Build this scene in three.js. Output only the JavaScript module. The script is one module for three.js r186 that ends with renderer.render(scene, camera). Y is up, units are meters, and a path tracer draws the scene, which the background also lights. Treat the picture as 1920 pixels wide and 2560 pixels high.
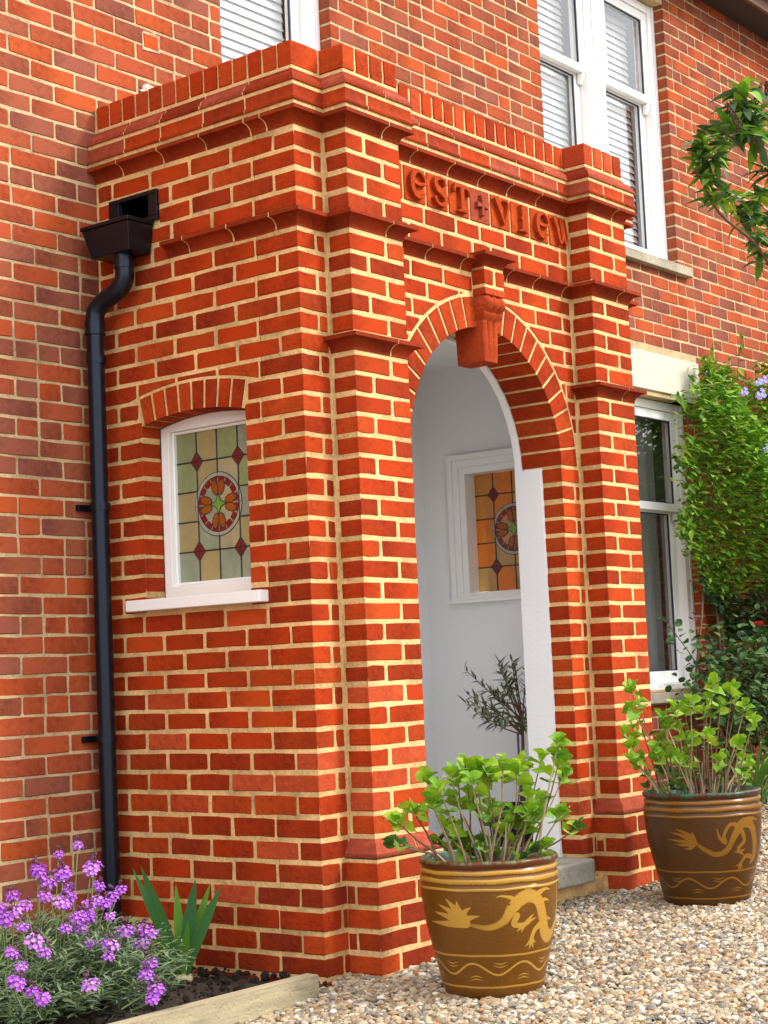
import * as THREE from 'three';
import { mergeGeometries, toCreasedNormals } from 'three/addons/utils/BufferGeometryUtils.js';

/* ------------------------------------------------------------------ camera, sky, sun, exposure */
const scene = new THREE.Scene();
const V = (x, y, z) => new THREE.Vector3(x, y, z);
const camera = new THREE.PerspectiveCamera(33.847, 0.75, 0.1, 600);
const camR = V(0.62143, -0.04279, 0.7823), camU = V(-0.04778, 0.99458, 0.09235), camF = V(0.78201, 0.09477, -0.61602);
camera.position.set(-4.4994, 0.94146, 3.88582);
camera.quaternion.setFromRotationMatrix(new THREE.Matrix4().makeBasis(camR, camU, camF.clone().negate()));
scene.add(camera);

const SUN = V(0.36, 0.62, 0.70).normalize();
{
  const w = 128, h = 64, data = new Float32Array(w * h * 4);
  for (let j = 0; j < h; j++) for (let i = 0; i < w; i++) {
    const el = ((j + 0.5) / h - 0.5) * Math.PI, az = ((i + 0.5) / w - 0.5) * 2 * Math.PI;
    const d = V(Math.cos(el) * Math.cos(az), Math.sin(el), Math.cos(el) * Math.sin(az));
    const cloud = 0.06 * Math.sin(az * 3 + Math.sin(el * 7) * 1.3) * Math.cos(el * 4 + az) + 0.05 * Math.sin(az * 7 + 2 * el);
    const near = Math.max(0, d.dot(SUN));
    let L = el > 0 ? 0.78 + 0.26 * Math.sin(el) + cloud * 0.7 + 0.4 * near ** 6 : 0.14;
    const o = (j * w + i) * 4;
    data[o] = L * (el > 0 ? 0.985 : 0.95); data[o + 1] = L * (el > 0 ? 1.0 : 0.98); data[o + 2] = L * (el > 0 ? 1.03 : 0.85); data[o + 3] = 1;
  }
  const t = new THREE.DataTexture(data, w, h, THREE.RGBAFormat, THREE.FloatType);
  t.mapping = THREE.EquirectangularReflectionMapping; t.magFilter = THREE.LinearFilter; t.minFilter = THREE.LinearFilter; t.wrapS = THREE.RepeatWrapping; t.needsUpdate = true;
  scene.background = t; scene.environment = t;
}
const sun = new THREE.DirectionalLight(new THREE.Color(1, 0.96, 0.88), 1.35);
sun.position.copy(SUN).multiplyScalar(20).add(V(1, 1, 0)); sun.target.position.set(1, 1, 0);
sun.castShadow = true; sun.shadow.radius = 24; sun.shadow.mapSize.set(2048, 2048);
Object.assign(sun.shadow.camera, { left: -8, right: 8, top: 8, bottom: -8, near: 0.5, far: 60 });
scene.add(sun, sun.target);
const renderer = new THREE.WebGLRenderer({ antialias: true });
renderer.setSize(768, 1024);
renderer.toneMapping = THREE.LinearToneMapping; renderer.toneMappingExposure = 2.5;
renderer.shadowMap.enabled = true; renderer.shadowMap.type = THREE.PCFSoftShadowMap;

/* ------------------------------------------------------------------ helpers */
function rng(seed) { let a = seed >>> 0; return () => { a = (a + 0x6D2B79F5) | 0; let t = Math.imul(a ^ (a >>> 15), 1 | a); t = (t + Math.imul(t ^ (t >>> 7), 61 | t)) ^ t; return ((t ^ (t >>> 14)) >>> 0) / 4294967296; }; }
const R0 = rng(20240517), rr = (a, b, R = R0) => a + (b - a) * R(), pick = (a, R = R0) => a[Math.floor(R() * a.length)];
const lin = (r, g, b) => new THREE.Color().setRGB(r, g, b);
const clamp = (x, a, b) => Math.min(b, Math.max(a, x)), lerp = (a, b, t) => a + (b - a) * t, sstep = (a, b, x) => { const t = clamp((x - a) / (b - a), 0, 1); return t * t * (3 - 2 * t); };
function noise2(seed, n) {            // tileable value noise on an n x n lattice
  const R = rng(seed), g = new Float32Array(n * n); for (let i = 0; i < g.length; i++) g[i] = R();
  return (x, y) => { x = ((x % n) + n) % n; y = ((y % n) + n) % n; const i = Math.floor(x), j = Math.floor(y), f = x - i, e = y - j, u = f * f * (3 - 2 * f), v = e * e * (3 - 2 * e), a = (p, q) => g[(p % n) + n * (q % n)];
    return lerp(lerp(a(i, j), a(i + 1, j), u), lerp(a(i, j + 1), a(i + 1, j + 1), u), v); };
}
function fbmTile(seed, base, oct) { const L = []; for (let o = 0; o < oct; o++) L.push(noise2(seed + o * 17, base << o)); return (u, v) => { let s = 0, a = 0.5, t = 0; L.forEach((f, o) => { s += a * f(u * (base << o), v * (base << o)); t += a; a *= 0.5; }); return s / t; }; }
function tex(n, f, srgb) {            // f(u, v) -> [r, g, b] in 0..1
  const d = new Uint8Array(n * n * 4);
  for (let j = 0; j < n; j++) for (let i = 0; i < n; i++) { const c = f(i / n, j / n), o = (j * n + i) * 4; for (let k = 0; k < 3; k++) d[o + k] = clamp(Math.round(c[k] * 255), 0, 255); d[o + 3] = 255; }
  const t = new THREE.DataTexture(d, n, n); t.wrapS = t.wrapT = THREE.RepeatWrapping; t.magFilter = THREE.LinearFilter; t.minFilter = THREE.LinearMipmapLinearFilter; t.generateMipmaps = true;
  if (srgb) t.colorSpace = THREE.SRGBColorSpace; t.needsUpdate = true; return t;
}
function scaled(t, s) { const c = t.clone(); c.repeat.set(s, s); c.needsUpdate = true; return c; }   // uv in metres, s repeats per metre
const used = {};
function numbered(n) { if (!(n in used)) { used[n] = 0; return n; } used[n]++; return n + '_' + String(used[n]).padStart(3, '0'); }
function shade(o) { o.traverse((m) => { if (m.isMesh) { m.castShadow = true; m.receiveShadow = true; } }); return o; }
function tag(o, label, category, group, kind) { if (label) o.userData.label = label; if (category) o.userData.category = category; if (group) o.userData.group = group; if (kind) o.userData.kind = kind; return o; }
function thing(name, label, category, pos = [0, 0, 0], turn = 0, group) { const g = new THREE.Group(); g.name = numbered(name); g.position.set(...pos); g.rotation.y = turn; scene.add(g); return tag(g, label, category, group); }
function part(name, geo, mat, parent, label) { const m = new THREE.Mesh(geo, mat); m.name = name; m.castShadow = m.receiveShadow = true; parent.add(m); if (label) m.userData.label = label; return m; }
function structure(name, geo, mat) { const m = part(numbered(name), geo, mat, scene); m.userData.kind = 'structure'; return m; }
function bgeo(pos, nor, uv, idx, col) { const g = new THREE.BufferGeometry(); g.setAttribute('position', new THREE.Float32BufferAttribute(pos, 3)); g.setAttribute('uv', new THREE.Float32BufferAttribute(uv, 2)); if (col) g.setAttribute('color', new THREE.Float32BufferAttribute(col, 3)); g.setIndex(idx); if (nor) g.setAttribute('normal', new THREE.Float32BufferAttribute(nor, 3)); else g.computeVertexNormals(); return g; }
const FACE = [[0, 4, 6, 2], [5, 1, 3, 7], [0, 1, 5, 4], [6, 7, 3, 2], [1, 0, 2, 3], [4, 5, 7, 6]];
function hexa(c, b, uo = 0, vo = 0) {   // a chamfered six-sided block; corner index = x + 2y + 4z
  const pos = [], nor = [], uv = [], idx = [], at = {}, ctr = V(0, 0, 0), P = []; c.forEach((p) => ctr.addScaledVector(p, 1 / 8));
  FACE.forEach((f, fi) => { const q = []; f.forEach((ci, k) => { const p = c[ci], a = c[f[(k + 1) % 4]].clone().sub(p).normalize(), d = c[f[(k + 3) % 4]].clone().sub(p).normalize(); q.push(p.clone().addScaledVector(a, b).addScaledVector(d, b)); });
    const n = q[2].clone().sub(q[0]).cross(q[3].clone().sub(q[1])).normalize(), ax = Math.abs(n.x), ay = Math.abs(n.y), az = Math.abs(n.z);
    f.forEach((ci, k) => { at[fi + '_' + ci] = P.length; const p = q[k]; P.push(p); pos.push(p.x, p.y, p.z); nor.push(n.x, n.y, n.z); if (az >= ax && az >= ay) uv.push(p.x + uo, p.y + vo); else if (ax >= ay) uv.push(p.z + uo, p.y + vo); else uv.push(p.x + uo, p.z + vo); });
    const o = fi * 4; idx.push(o, o + 1, o + 2, o, o + 2, o + 3); });
  for (let f = 0; f < 6; f++) for (let g = f + 1; g < 6; g++) for (let k = 0; k < 4; k++) { const i = FACE[f][k], j = FACE[f][(k + 1) % 4], gi = FACE[g].indexOf(i), gj = FACE[g].indexOf(j); if (gi < 0 || gj < 0) continue; const a = at[f + '_' + j], e = at[f + '_' + i], h = at[g + '_' + i], m = at[g + '_' + j]; idx.push(a, e, h, a, h, m); }
  for (let i = 0; i < 8; i++) { const t = []; for (let f = 0; f < 6; f++) if (FACE[f].includes(i)) t.push(at[f + '_' + i]); const n = P[t[1]].clone().sub(P[t[0]]).cross(P[t[2]].clone().sub(P[t[0]])); if (n.dot(c[i].clone().sub(ctr)) < 0) t.reverse(); idx.push(...t); }
  return bgeo(pos, nor, uv, idx);
}
function box(x0, x1, y0, y1, z0, z1, b = 0.002, jit = 0, R = R0) {
  const c = []; for (let i = 0; i < 8; i++) c.push(V(i & 1 ? x1 : x0, i & 2 ? y1 : y0, i & 4 ? z1 : z0).add(jit ? V(rr(-jit, jit, R), rr(-jit, jit, R), rr(-jit, jit, R) * 0.6) : V(0, 0, 0)));
  return hexa(c, b, jit ? rr(0, 5, R) : 0, jit ? rr(0, 5, R) : 0);
}
function prism(poly, z0, z1, b = 0.002) {   // polygon (counter-clockwise in x, y) pushed from z0 to z1 with a chamfered front edge
  const n = poly.length, pos = [], nor = [], uv = [], idx = [], uo = rr(0, 5), inner = [];
  for (let i = 0; i < n; i++) { const p = poly[i], a = poly[(i + n - 1) % n], c = poly[(i + 1) % n]; let d1 = new THREE.Vector2(p[0] - a[0], p[1] - a[1]).normalize(), d2 = new THREE.Vector2(c[0] - p[0], c[1] - p[1]).normalize(); const m = new THREE.Vector2(-d1.y - d2.y, d1.x + d2.x); const k = 1 / Math.max(0.35, 1 + d1.dot(d2)); inner.push([p[0] + m.x * b * k, p[1] + m.y * b * k]); }
  inner.forEach((p) => { pos.push(p[0], p[1], z1); nor.push(0, 0, 1); uv.push(p[0] + uo, p[1]); });
  THREE.ShapeUtils.triangulateShape(inner.map((p) => new THREE.Vector2(...p)), []).forEach((t) => idx.push(...t));
  for (let i = 0; i < n; i++) { const j = (i + 1) % n, p = poly[i], q = poly[j], ip = inner[i], iq = inner[j], e = V(q[0] - p[0], q[1] - p[1], 0).normalize(), N = V(e.y, -e.x, 0), o = pos.length / 3;
    pos.push(ip[0], ip[1], z1, iq[0], iq[1], z1, p[0], p[1], z1 - b, q[0], q[1], z1 - b, p[0], p[1], z0, q[0], q[1], z0);
    nor.push(0, 0, 1, 0, 0, 1, N.x, N.y, 0, N.x, N.y, 0, N.x, N.y, 0, N.x, N.y, 0);
    const s = e.x * p[0] + e.y * p[1], t = e.x * q[0] + e.y * q[1]; uv.push(s, z1, t, z1, s, z1 - b, t, z1 - b, s, z0, t, z0);
    idx.push(o, o + 2, o + 1, o + 1, o + 2, o + 3, o + 2, o + 4, o + 3, o + 3, o + 4, o + 5); }
  return bgeo(pos, nor, uv, idx);
}
function merge(list) { return list.length === 1 ? list[0] : mergeGeometries(list.map((g) => { const c = new THREE.BufferGeometry(); for (const k of ['position', 'normal', 'uv']) c.setAttribute(k, g.attributes[k]); if (g.attributes.color) c.setAttribute('color', g.attributes.color); c.setIndex(g.index || [...Array(g.attributes.position.count).keys()]); return c; })); }
function tube(pts, r0, r1, seg = 8, rad = 7) {  // a tapered tube through points
  const cv = new THREE.CatmullRomCurve3(pts), n = seg, pos = [], nor = [], uv = [], idx = []; let len = cv.getLength(); let side = null;
  for (let i = 0; i <= n; i++) { const t = i / n, p = cv.getPoint(t), d = cv.getTangent(t); let s = side ? side.clone().addScaledVector(d, -side.dot(d)) : new THREE.Vector3().crossVectors(d, Math.abs(d.y) < 0.9 ? V(0, 1, 0) : V(1, 0, 0)); s.normalize(); side = s; const u = new THREE.Vector3().crossVectors(d, s), r = lerp(r0, r1, t);
    for (let k = 0; k <= rad; k++) { const a = k / rad * 2 * Math.PI, N = s.clone().multiplyScalar(Math.cos(a)).addScaledVector(u, Math.sin(a)); pos.push(p.x + N.x * r, p.y + N.y * r, p.z + N.z * r); nor.push(N.x, N.y, N.z); uv.push(k / rad * 2 * Math.PI * r0, t * len); } }
  for (let i = 0; i < n; i++) for (let k = 0; k < rad; k++) { const a = i * (rad + 1) + k, b = a + rad + 1; idx.push(a, a + 1, b, b, a + 1, b + 1); }
  for (const e of [0, n]) { const o = pos.length / 3, p = cv.getPoint(e / n), d = cv.getTangent(e / n).multiplyScalar(e ? 1 : -1); pos.push(p.x, p.y, p.z); nor.push(d.x, d.y, d.z); uv.push(0, 0); for (let k = 0; k < rad; k++) { const a = e * (rad + 1) + k; e ? idx.push(o, a, a + 1) : idx.push(o, a + 1, a); } }
  return bgeo(pos, nor, uv, idx);
}
function ext(shape, depth, bevel = 0, seg = 1, curve = 10) { const g = new THREE.ExtrudeGeometry(shape, { depth, bevelEnabled: bevel > 0, bevelThickness: bevel, bevelSize: bevel, bevelOffset: -bevel, bevelSegments: seg, curveSegments: curve }); g.setIndex([...Array(g.attributes.position.count).keys()]); g.deleteAttribute('color'); return g; }
const T = (x, y, z) => new THREE.Matrix4().makeTranslation(x, y, z);

/* ------------------------------------------------------------------ materials */
const nA = fbmTile(11, 6, 5), nB = fbmTile(47, 24, 3), nC = fbmTile(91, 3, 4), nD = fbmTile(133, 40, 2);
const brickMap = tex(512, (u, v) => { const b = nC(u, v), f = nB(u, v), s = nD(u, v), m = nA(u, v); let k = 0.80 + 0.42 * (m - 0.5) + 0.26 * (f - 0.5) + 0.36 * (b - 0.5) + 0.16 * (s - 0.5); const pale = sstep(0.74, 0.86, s) * 0.26, glow = sstep(0.52, 0.70, b) * sstep(0.45, 0.6, m) * 0.14; return [k + glow * 0.6 + pale * 0.3, k + glow * 1.3 + pale, k + pale]; });
const stainMap = tex(512, (u, v) => { const b = nC(u + 0.3, v), f = nB(u, v), s = nA(u, v); let k = 0.64 + 0.22 * s + 0.2 * (f - 0.5); const w = sstep(0.5, 0.7, b * 0.6 + f * 0.42) * 0.26 + sstep(0.7, 0.8, nD(u, v)) * 0.45; return [clamp(k + 0.1 + w * 0.6, 0, 1), clamp(k + w * 0.9, 0, 1), clamp(k + w, 0, 1)]; });
const brickBump = tex(512, (u, v) => { const k = 0.5 * nA(u, v) + 0.35 * nB(u, v) + 0.3 * nD(u, v) - sstep(0.3, 0.2, nD(u, v)) * 0.3; return [k, k, k]; });
const mortarMap = tex(512, (u, v) => { const b = nC(u, v), d = sstep(0.56, 0.72, nC(v + 0.37, u)); const k = 0.70 + 0.34 * (nA(u, v) - 0.5) + 0.30 * (nD(u, v) - 0.5) + 0.42 * (b - 0.5) - 0.16 * d; return [k + 0.1, k * 0.99 + 0.085, k * (0.90 + 0.18 * nC(v, u)) + 0.06]; });
const bm = scaled(brickMap, 2.1), bs = scaled(stainMap, 2.3), bb = scaled(brickBump, 2.1), mm = scaled(mortarMap, 2.4), mb = scaled(brickBump, 3.3);
const brickMat = (r, g, b, map = bm, rough = 0.92) => new THREE.MeshPhysicalMaterial({ color: lin(r, g, b), map, bumpMap: bb, bumpScale: 0.0025, roughness: rough, specularIntensity: 0.25 });
const PT = [[0.39, 0.038, 0.0055], [0.43, 0.047, 0.007], [0.34, 0.033, 0.0052], [0.40, 0.037, 0.0055], [0.46, 0.058, 0.010], [0.30, 0.030, 0.0056], [0.37, 0.043, 0.008], [0.41, 0.040, 0.006]];
const HT = [[0.39, 0.072, 0.026], [0.36, 0.070, 0.029], [0.40, 0.076, 0.028], [0.33, 0.070, 0.030], [0.30, 0.078, 0.040], [0.42, 0.076, 0.022], [0.35, 0.075, 0.034], [0.26, 0.076, 0.048]];
const porchTones = PT.map((c) => brickMat(...c)), stained = [brickMat(0.46, 0.075, 0.024, bs), brickMat(0.42, 0.062, 0.018, bs)];
const houseTones = HT.map((c) => brickMat(...c));
const rubbed = brickMat(0.25, 0.027, 0.0055, bm, 0.85), rubbed2 = brickMat(0.30, 0.034, 0.007, bm, 0.85), weathered = brickMat(0.34, 0.070, 0.034, bs);
const damp = [brickMat(0.25, 0.030, 0.008, bs), brickMat(0.29, 0.032, 0.007), brickMat(0.32, 0.036, 0.008)];
const tileMat = brickMat(0.46, 0.060, 0.010), keyMat = brickMat(0.40, 0.062, 0.015, bs);
const massMat = new THREE.MeshPhysicalMaterial({ color: 0xffffff, vertexColors: true, map: bm, bumpMap: bb, bumpScale: 0.0025, roughness: 0.92, specularIntensity: 0.25 });
const mortarMat = new THREE.MeshStandardMaterial({ color: lin(0.80, 0.54, 0.235), map: mm, bumpMap: mb, bumpScale: 0.003, roughness: 0.95 });
const houseMortar = new THREE.MeshStandardMaterial({ color: lin(0.60, 0.45, 0.25), map: mm, bumpMap: mb, bumpScale: 0.003, roughness: 0.95 });
const whitePaint = new THREE.MeshPhysicalMaterial({ color: lin(0.86, 0.86, 0.85), roughness: 0.35, clearcoat: 0.3, clearcoatRoughness: 0.3 });
const plaster = new THREE.MeshStandardMaterial({ color: lin(0.86, 0.87, 0.885), map: scaled(tex(256, (u, v) => { const k = 0.96 + 0.05 * (nA(u, v) - 0.5); return [k, k, k]; }), 1), bumpMap: mb, bumpScale: 0.0012, roughness: 0.9 });
const blackPvc = new THREE.MeshPhysicalMaterial({ color: lin(0.0035, 0.004, 0.0065), roughness: 0.34, specularColor: lin(0.62, 0.74, 1.0) });
const stone = new THREE.MeshStandardMaterial({ color: lin(0.42, 0.375, 0.285), map: mm, bumpMap: mb, bumpScale: 0.0015, roughness: 0.9 });
const paintedStone = new THREE.MeshStandardMaterial({ color: lin(0.60, 0.545, 0.43), map: scaled(tex(256, (u, v) => { const k = 0.94 + 0.08 * (nA(u, v) - 0.5); return [k, k, k]; }), 1.3), roughness: 0.8 });
const greyStone = new THREE.MeshStandardMaterial({ color: lin(0.30, 0.28, 0.24), map: mm, bumpMap: mb, bumpScale: 0.003, roughness: 0.85 });
const leadMat = new THREE.MeshStandardMaterial({ color: lin(0.035, 0.035, 0.045), roughness: 0.55, metalness: 0.4 });
const glass = new THREE.MeshPhysicalMaterial({ color: 0xffffff, transmission: 1, thickness: 0, roughness: 0.02, ior: 1.52 });
const darkGasket = new THREE.MeshStandardMaterial({ color: lin(0.02, 0.02, 0.05), roughness: 0.6 });

/* ------------------------------------------------------------------ bricks: cheap chamfered blocks, alike sizes share a geometry */
const cache = new Map();
function brickGeo(w, h, d) {           // worn outline: clipped corners and slightly wandering edges
  const q = (x) => Math.round(x / 0.003), v = Math.floor(R0() * 7), key = [q(w), q(h), q(d), v].join();
  if (!cache.has(key)) {
    const j = () => rr(-0.0021, 0.0021), c = () => rr(0.002, 0.0075), W = w / 2, H = h / 2, P = [], vert = h > w;
    P.push([-W + c(), -H + j()]); if (!vert) P.push([rr(-0.3, 0.3) * w, -H + j() * 1.2]); P.push([W - c(), -H + j()], [W + j(), -H + c()]); if (vert) P.push([W + j(), rr(-0.3, 0.3) * h]); P.push([W + j(), H - c()], [W - c(), H + j()]); if (!vert) P.push([rr(-0.3, 0.3) * w, H + j() * 1.2]); P.push([-W + c(), H + j()], [-W + j(), H - c()]); if (vert) P.push([-W + j(), rr(-0.3, 0.3) * h]); P.push([-W + j(), -H + c()]);
    cache.set(key, prism(P, -d / 2, d / 2, 0.0036));
  }
  return cache.get(key);
}
class Masonry {                       // collects bricks, then makes the 300 that show largest parts of their own and joins the rest
  constructor(tones) { this.tones = tones; this.list = []; }
  add(frame, x0, x1, y0, y1, z0, z1, tone) { if (x1 - x0 < 0.012) return; const w = x1 - x0, h = y1 - y0, d = z1 - z0; this.put(brickGeo(w, h, d), frame.clone().multiply(T((x0 + x1) / 2 + rr(-0.0012, 0.0012), (y0 + y1) / 2 + rr(-0.001, 0.001), (z0 + z1) / 2 + rr(-0.0016, 0.0008))), w * h, tone, V((x0 + x1) / 2, (y0 + y1) / 2, z1), w); }
  poly(frame, pts, z0, z1, tone) { const xs = pts.map((p) => p[0]), ys = pts.map((p) => p[1]), w = Math.max(...xs) - Math.min(...xs), h = Math.max(...ys) - Math.min(...ys); this.put(prism(pts, z0, z1, 0.0028), frame.clone(), w * h * 0.7, tone, V((Math.max(...xs) + Math.min(...xs)) / 2, (Math.max(...ys) + Math.min(...ys)) / 2, z1)); }
  put(geo, matrix, area, tone, at, w = 0.1) { const p = at.clone(), n = V(0, 0, 1); /* at is in the wall's frame */ this.list.push({ geo, matrix, area, tone: tone ?? pick(this.tones), at: p, n, w }); }
  build(parent, name, restName) {
    for (const b of this.list) {
      const f = b.frame; const p = b.world, d = camera.position.clone().sub(p), dist = d.length(); d.normalize();
      const c = Math.max(0, b.nw.dot(d)), s = p.clone().sub(camera.position), z = s.dot(camF), sx = s.dot(camR) / z / 0.2282, sy = s.dot(camU) / z / 0.3043;
      b.score = (Math.abs(sx) < 1.03 && Math.abs(sy) < 1.03 && z > 0 && !b.hidden ? 1 : 0.0001) * b.area * c / dist / dist;
    }
    this.list.sort((a, b) => b.score - a.score);
    this.list.slice(0, 300).forEach((b) => { const m = part(name, b.geo, b.tone, parent); m.applyMatrix4(b.matrix); });
    const rest = this.list.slice(300).map((b) => { const g = b.geo.clone().applyMatrix4(b.matrix), n = g.attributes.position.count, c = new Float32Array(n * 3); for (let i = 0; i < n; i++) { c[i * 3] = b.tone.color.r; c[i * 3 + 1] = b.tone.color.g; c[i * 3 + 2] = b.tone.color.b; } g.setAttribute('color', new THREE.BufferAttribute(c, 3)); return g; });
    if (rest.length) part(restName, merge(rest), massMat, parent).userData.kind = 'stuff';
  }
  seal(frame, hidden) { const n = V(0, 0, 1).transformDirection(frame); for (const b of this.list) if (!b.world) { b.world = b.at.clone().applyMatrix4(frame); b.nw = n; b.hidden = hidden ? hidden(b.world) : false; } }
}
function overArch(x0, x1, y0, y1, xc, yc, Rr) {   // the part of a course block that lies above a round arch
  const low = (x) => { const d = Math.abs(x - xc); return d < Rr ? Math.max(y0, yc + Math.sqrt(Rr * Rr - d * d)) : y0; }, N = 24; let a = null, b = null;
  for (let i = 0; i <= N; i++) { const x = lerp(x0, x1, i / N); if (low(x) < y1 - 0.006) { if (a === null) a = x; b = x; } }
  if (a === null || b - a < 0.012) return null;
  const pts = []; let n = 9; let curved = false;
  for (let i = 0; i <= n; i++) { const x = lerp(a, b, i / n), y = low(x); if (y > y0 + 1e-4) curved = true; pts.push([x, y]); }
  if (!curved) return 'full';
  return [...pts, [b, y1], [a, y1]].filter((p, i, L) => { const q = L[(i + L.length - 1) % L.length]; return Math.hypot(p[0] - q[0], p[1] - q[1]) > 0.002; });
}

/* mouldings: a profile [out, y] swept along a path of [x, z] with mitred corners, cut into bricks */
function sweep(path, profile, from, to) {         // from / to: {v: vertex index} or {s: segment, t: distance}
  const n = path.length, nrm = []; for (let i = 0; i < n - 1; i++) { const d = new THREE.Vector2(path[i + 1][0] - path[i][0], path[i + 1][1] - path[i][1]).normalize(); nrm.push([-d.y, d.x, d]); }
  const place = (e, seg, o) => { if (e.v !== undefined) { const a = nrm[e.v - 1], b = nrm[e.v], p = path[e.v]; if (!a || !b) { const m = a || b; return [p[0] + m[0] * o, p[1] + m[1] * o]; } const k = 1 / (1 + a[0] * b[0] + a[1] * b[1]); return [p[0] + (a[0] + b[0]) * k * o, p[1] + (a[1] + b[1]) * k * o]; } const p = path[seg], m = nrm[seg]; return [p[0] + m[2].x * e.t + m[0] * o, p[1] + m[2].y * e.t + m[1] * o]; };
  const seg = from.seg, pos = [], uv = [], idx = [], N = profile.length, A = profile.map(([o, y]) => { const q = place(from, seg, o); return V(q[0], y, q[1]); }), B = profile.map(([o, y]) => { const q = place(to, seg, o); return V(q[0], y, q[1]); });
  const uo = rr(0, 4); let run = 0; const quad = (a, b, c, d, s0, s1) => { const o = pos.length / 3, L = a.distanceTo(b); for (const p of [a, b, c, d]) pos.push(p.x, p.y, p.z); uv.push(uo, s0, uo + L, s0, uo + L, s1, uo, s1); idx.push(o, o + 1, o + 2, o, o + 2, o + 3); };
  for (let i = 0; i < N; i++) { const j = (i + 1) % N, s = Math.hypot(profile[j][0] - profile[i][0], profile[j][1] - profile[i][1]); quad(A[i], B[i], B[j], A[j], run, run + s); run += s; }
  const tri = THREE.ShapeUtils.triangulateShape(profile.map((p) => new THREE.Vector2(...p)), []);
  for (const [C, flip] of [[A, 0], [B, 1]]) { const o = pos.length / 3; C.forEach((p, i) => { pos.push(p.x, p.y, p.z); uv.push(profile[i][0], profile[i][1]); }); tri.forEach((t) => flip ? idx.push(o + t[0], o + t[1], o + t[2]) : idx.push(o + t[0], o + t[2], o + t[1])); }
  let g = bgeo(pos, null, uv, idx); let vol = 0; const P = g.attributes.position, I = g.index; for (let i = 0; i < I.count; i += 3) { const a = new THREE.Vector3().fromBufferAttribute(P, I.getX(i)), b = new THREE.Vector3().fromBufferAttribute(P, I.getX(i + 1)), c = new THREE.Vector3().fromBufferAttribute(P, I.getX(i + 2)); vol += a.dot(b.cross(c)); }
  if (vol < 0) { const a = [...I.array]; for (let i = 0; i < a.length; i += 3) [a[i + 1], a[i + 2]] = [a[i + 2], a[i + 1]]; g = bgeo(pos, null, uv, a); }
  g = toCreasedNormals(g, 0.7); g.setIndex([...Array(g.attributes.position.count).keys()]); return g;
}
function moulding(parent, name, path, profile, mats, coreMat, { len = 0.2154, gap = 0.008, cuts = {}, skip = {} } = {}) {
  const core = [], px = profile.map((p) => p[0]), py = profile.map((p) => p[1]), ym = (Math.min(...py) + Math.max(...py)) / 2, inset = profile.map(([o, y]) => [o > 0.001 ? Math.max(0.0005, o - 0.003) : o, ym + (y - ym) * 0.985]);
  for (let s = 0; s < path.length - 1; s++) {
    const L = Math.hypot(path[s + 1][0] - path[s][0], path[s + 1][1] - path[s][1]); const sk = skip[s];
    const runs = sk ? [[0, sk[0]], [sk[1], L]] : [[0, L]];
    for (const [r0, r1] of runs) {
      const E = (t) => t <= 0 ? { v: s, seg: s } : t >= L ? { v: s + 1, seg: s } : { t, seg: s };
      core.push(sweep(path, inset, { ...E(r0), seg: s }, { ...E(r1), seg: s }));
      let at = cuts[s] ? cuts[s].filter((c) => c > r0 + 0.02 && c < r1 - 0.02) : []; if (!cuts[s]) { const n = Math.max(1, Math.round((r1 - r0) / len)); for (let i = 1; i < n; i++) at.push(lerp(r0, r1, i / n) + rr(-0.012, 0.012)); }
      const lim = [r0, ...at, r1];
      for (let i = 0; i < lim.length - 1; i++) { const a = lim[i] + (i ? gap / 2 : r0 > 0 ? 0.002 : 0), b = lim[i + 1] - (i < lim.length - 2 ? gap / 2 : r1 < L ? 0.002 : 0); part(name, sweep(path, profile, { ...E(i ? a : r0 > 0 ? a : 0), seg: s }, { ...E(i < lim.length - 2 ? b : r1 < L ? b : L), seg: s }), pick(mats), parent); }
    }
  }
  part('mortar', merge(core), coreMat, parent);
}

/* ------------------------------------------------------------------ the brick porch */
const D = 1.0586, BW = 2.332, PZ = 0.1093, ARC = { x: 1.1595, y: 1.8024, r: 0.5343, R: 0.662 };
const LOW = [-0.27, -0.19, -0.11, -0.033, 0.045, 0.126, 0.205, 0.288, 0.366, 0.446, 0.527, 0.602, 0.678, 0.753, 0.828, 0.903];
const bed = (k) => k <= 12 ? LOW[k + 3] : k * 0.075;
const JH = 0.0071;                                    // half a bed joint
const FRONT = new THREE.Matrix4(), SIDE = new THREE.Matrix4().makeBasis(V(0, 0, 1), V(0, 1, 0), V(-1, 0, 0));
const FAR = new THREE.Matrix4().makeBasis(V(0, 0, -1), V(0, 1, 0), V(1, 0, 0)).setPosition(BW, 0, 0);
const cut = (a, b, holes, least = 0.015) => { for (const [p, q] of holes) { if (b < p && p - b < least) b = p; if (a > q && a - q < least) a = q; } let L = [[a, b]]; for (const [p, q] of holes) L = L.flatMap(([u, v]) => q <= u || p >= v ? [[u, v]] : [[u, p], [q, v]].filter(([m, n]) => n - m > least)); return L; };
const porch = thing('brick_porch', 'bright red brick entrance porch with arched doorway, pilasters, moulded cornices and name tiles', 'porch');
const pb = new Masonry(porchTones);
const WIN = { z: -0.5625, h: 0.2725, y0: 1.257, s: 1.926, yc: 0.782, r: 1.176, R: 1.284 };
const ptone = (x, y) => R0() < sstep(0.42, -0.1, y) * 0.75 ? pick(damp) : R0() < sstep(1.3, 0.3, y) * 0.30 ? pick(stained) : undefined;
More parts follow.
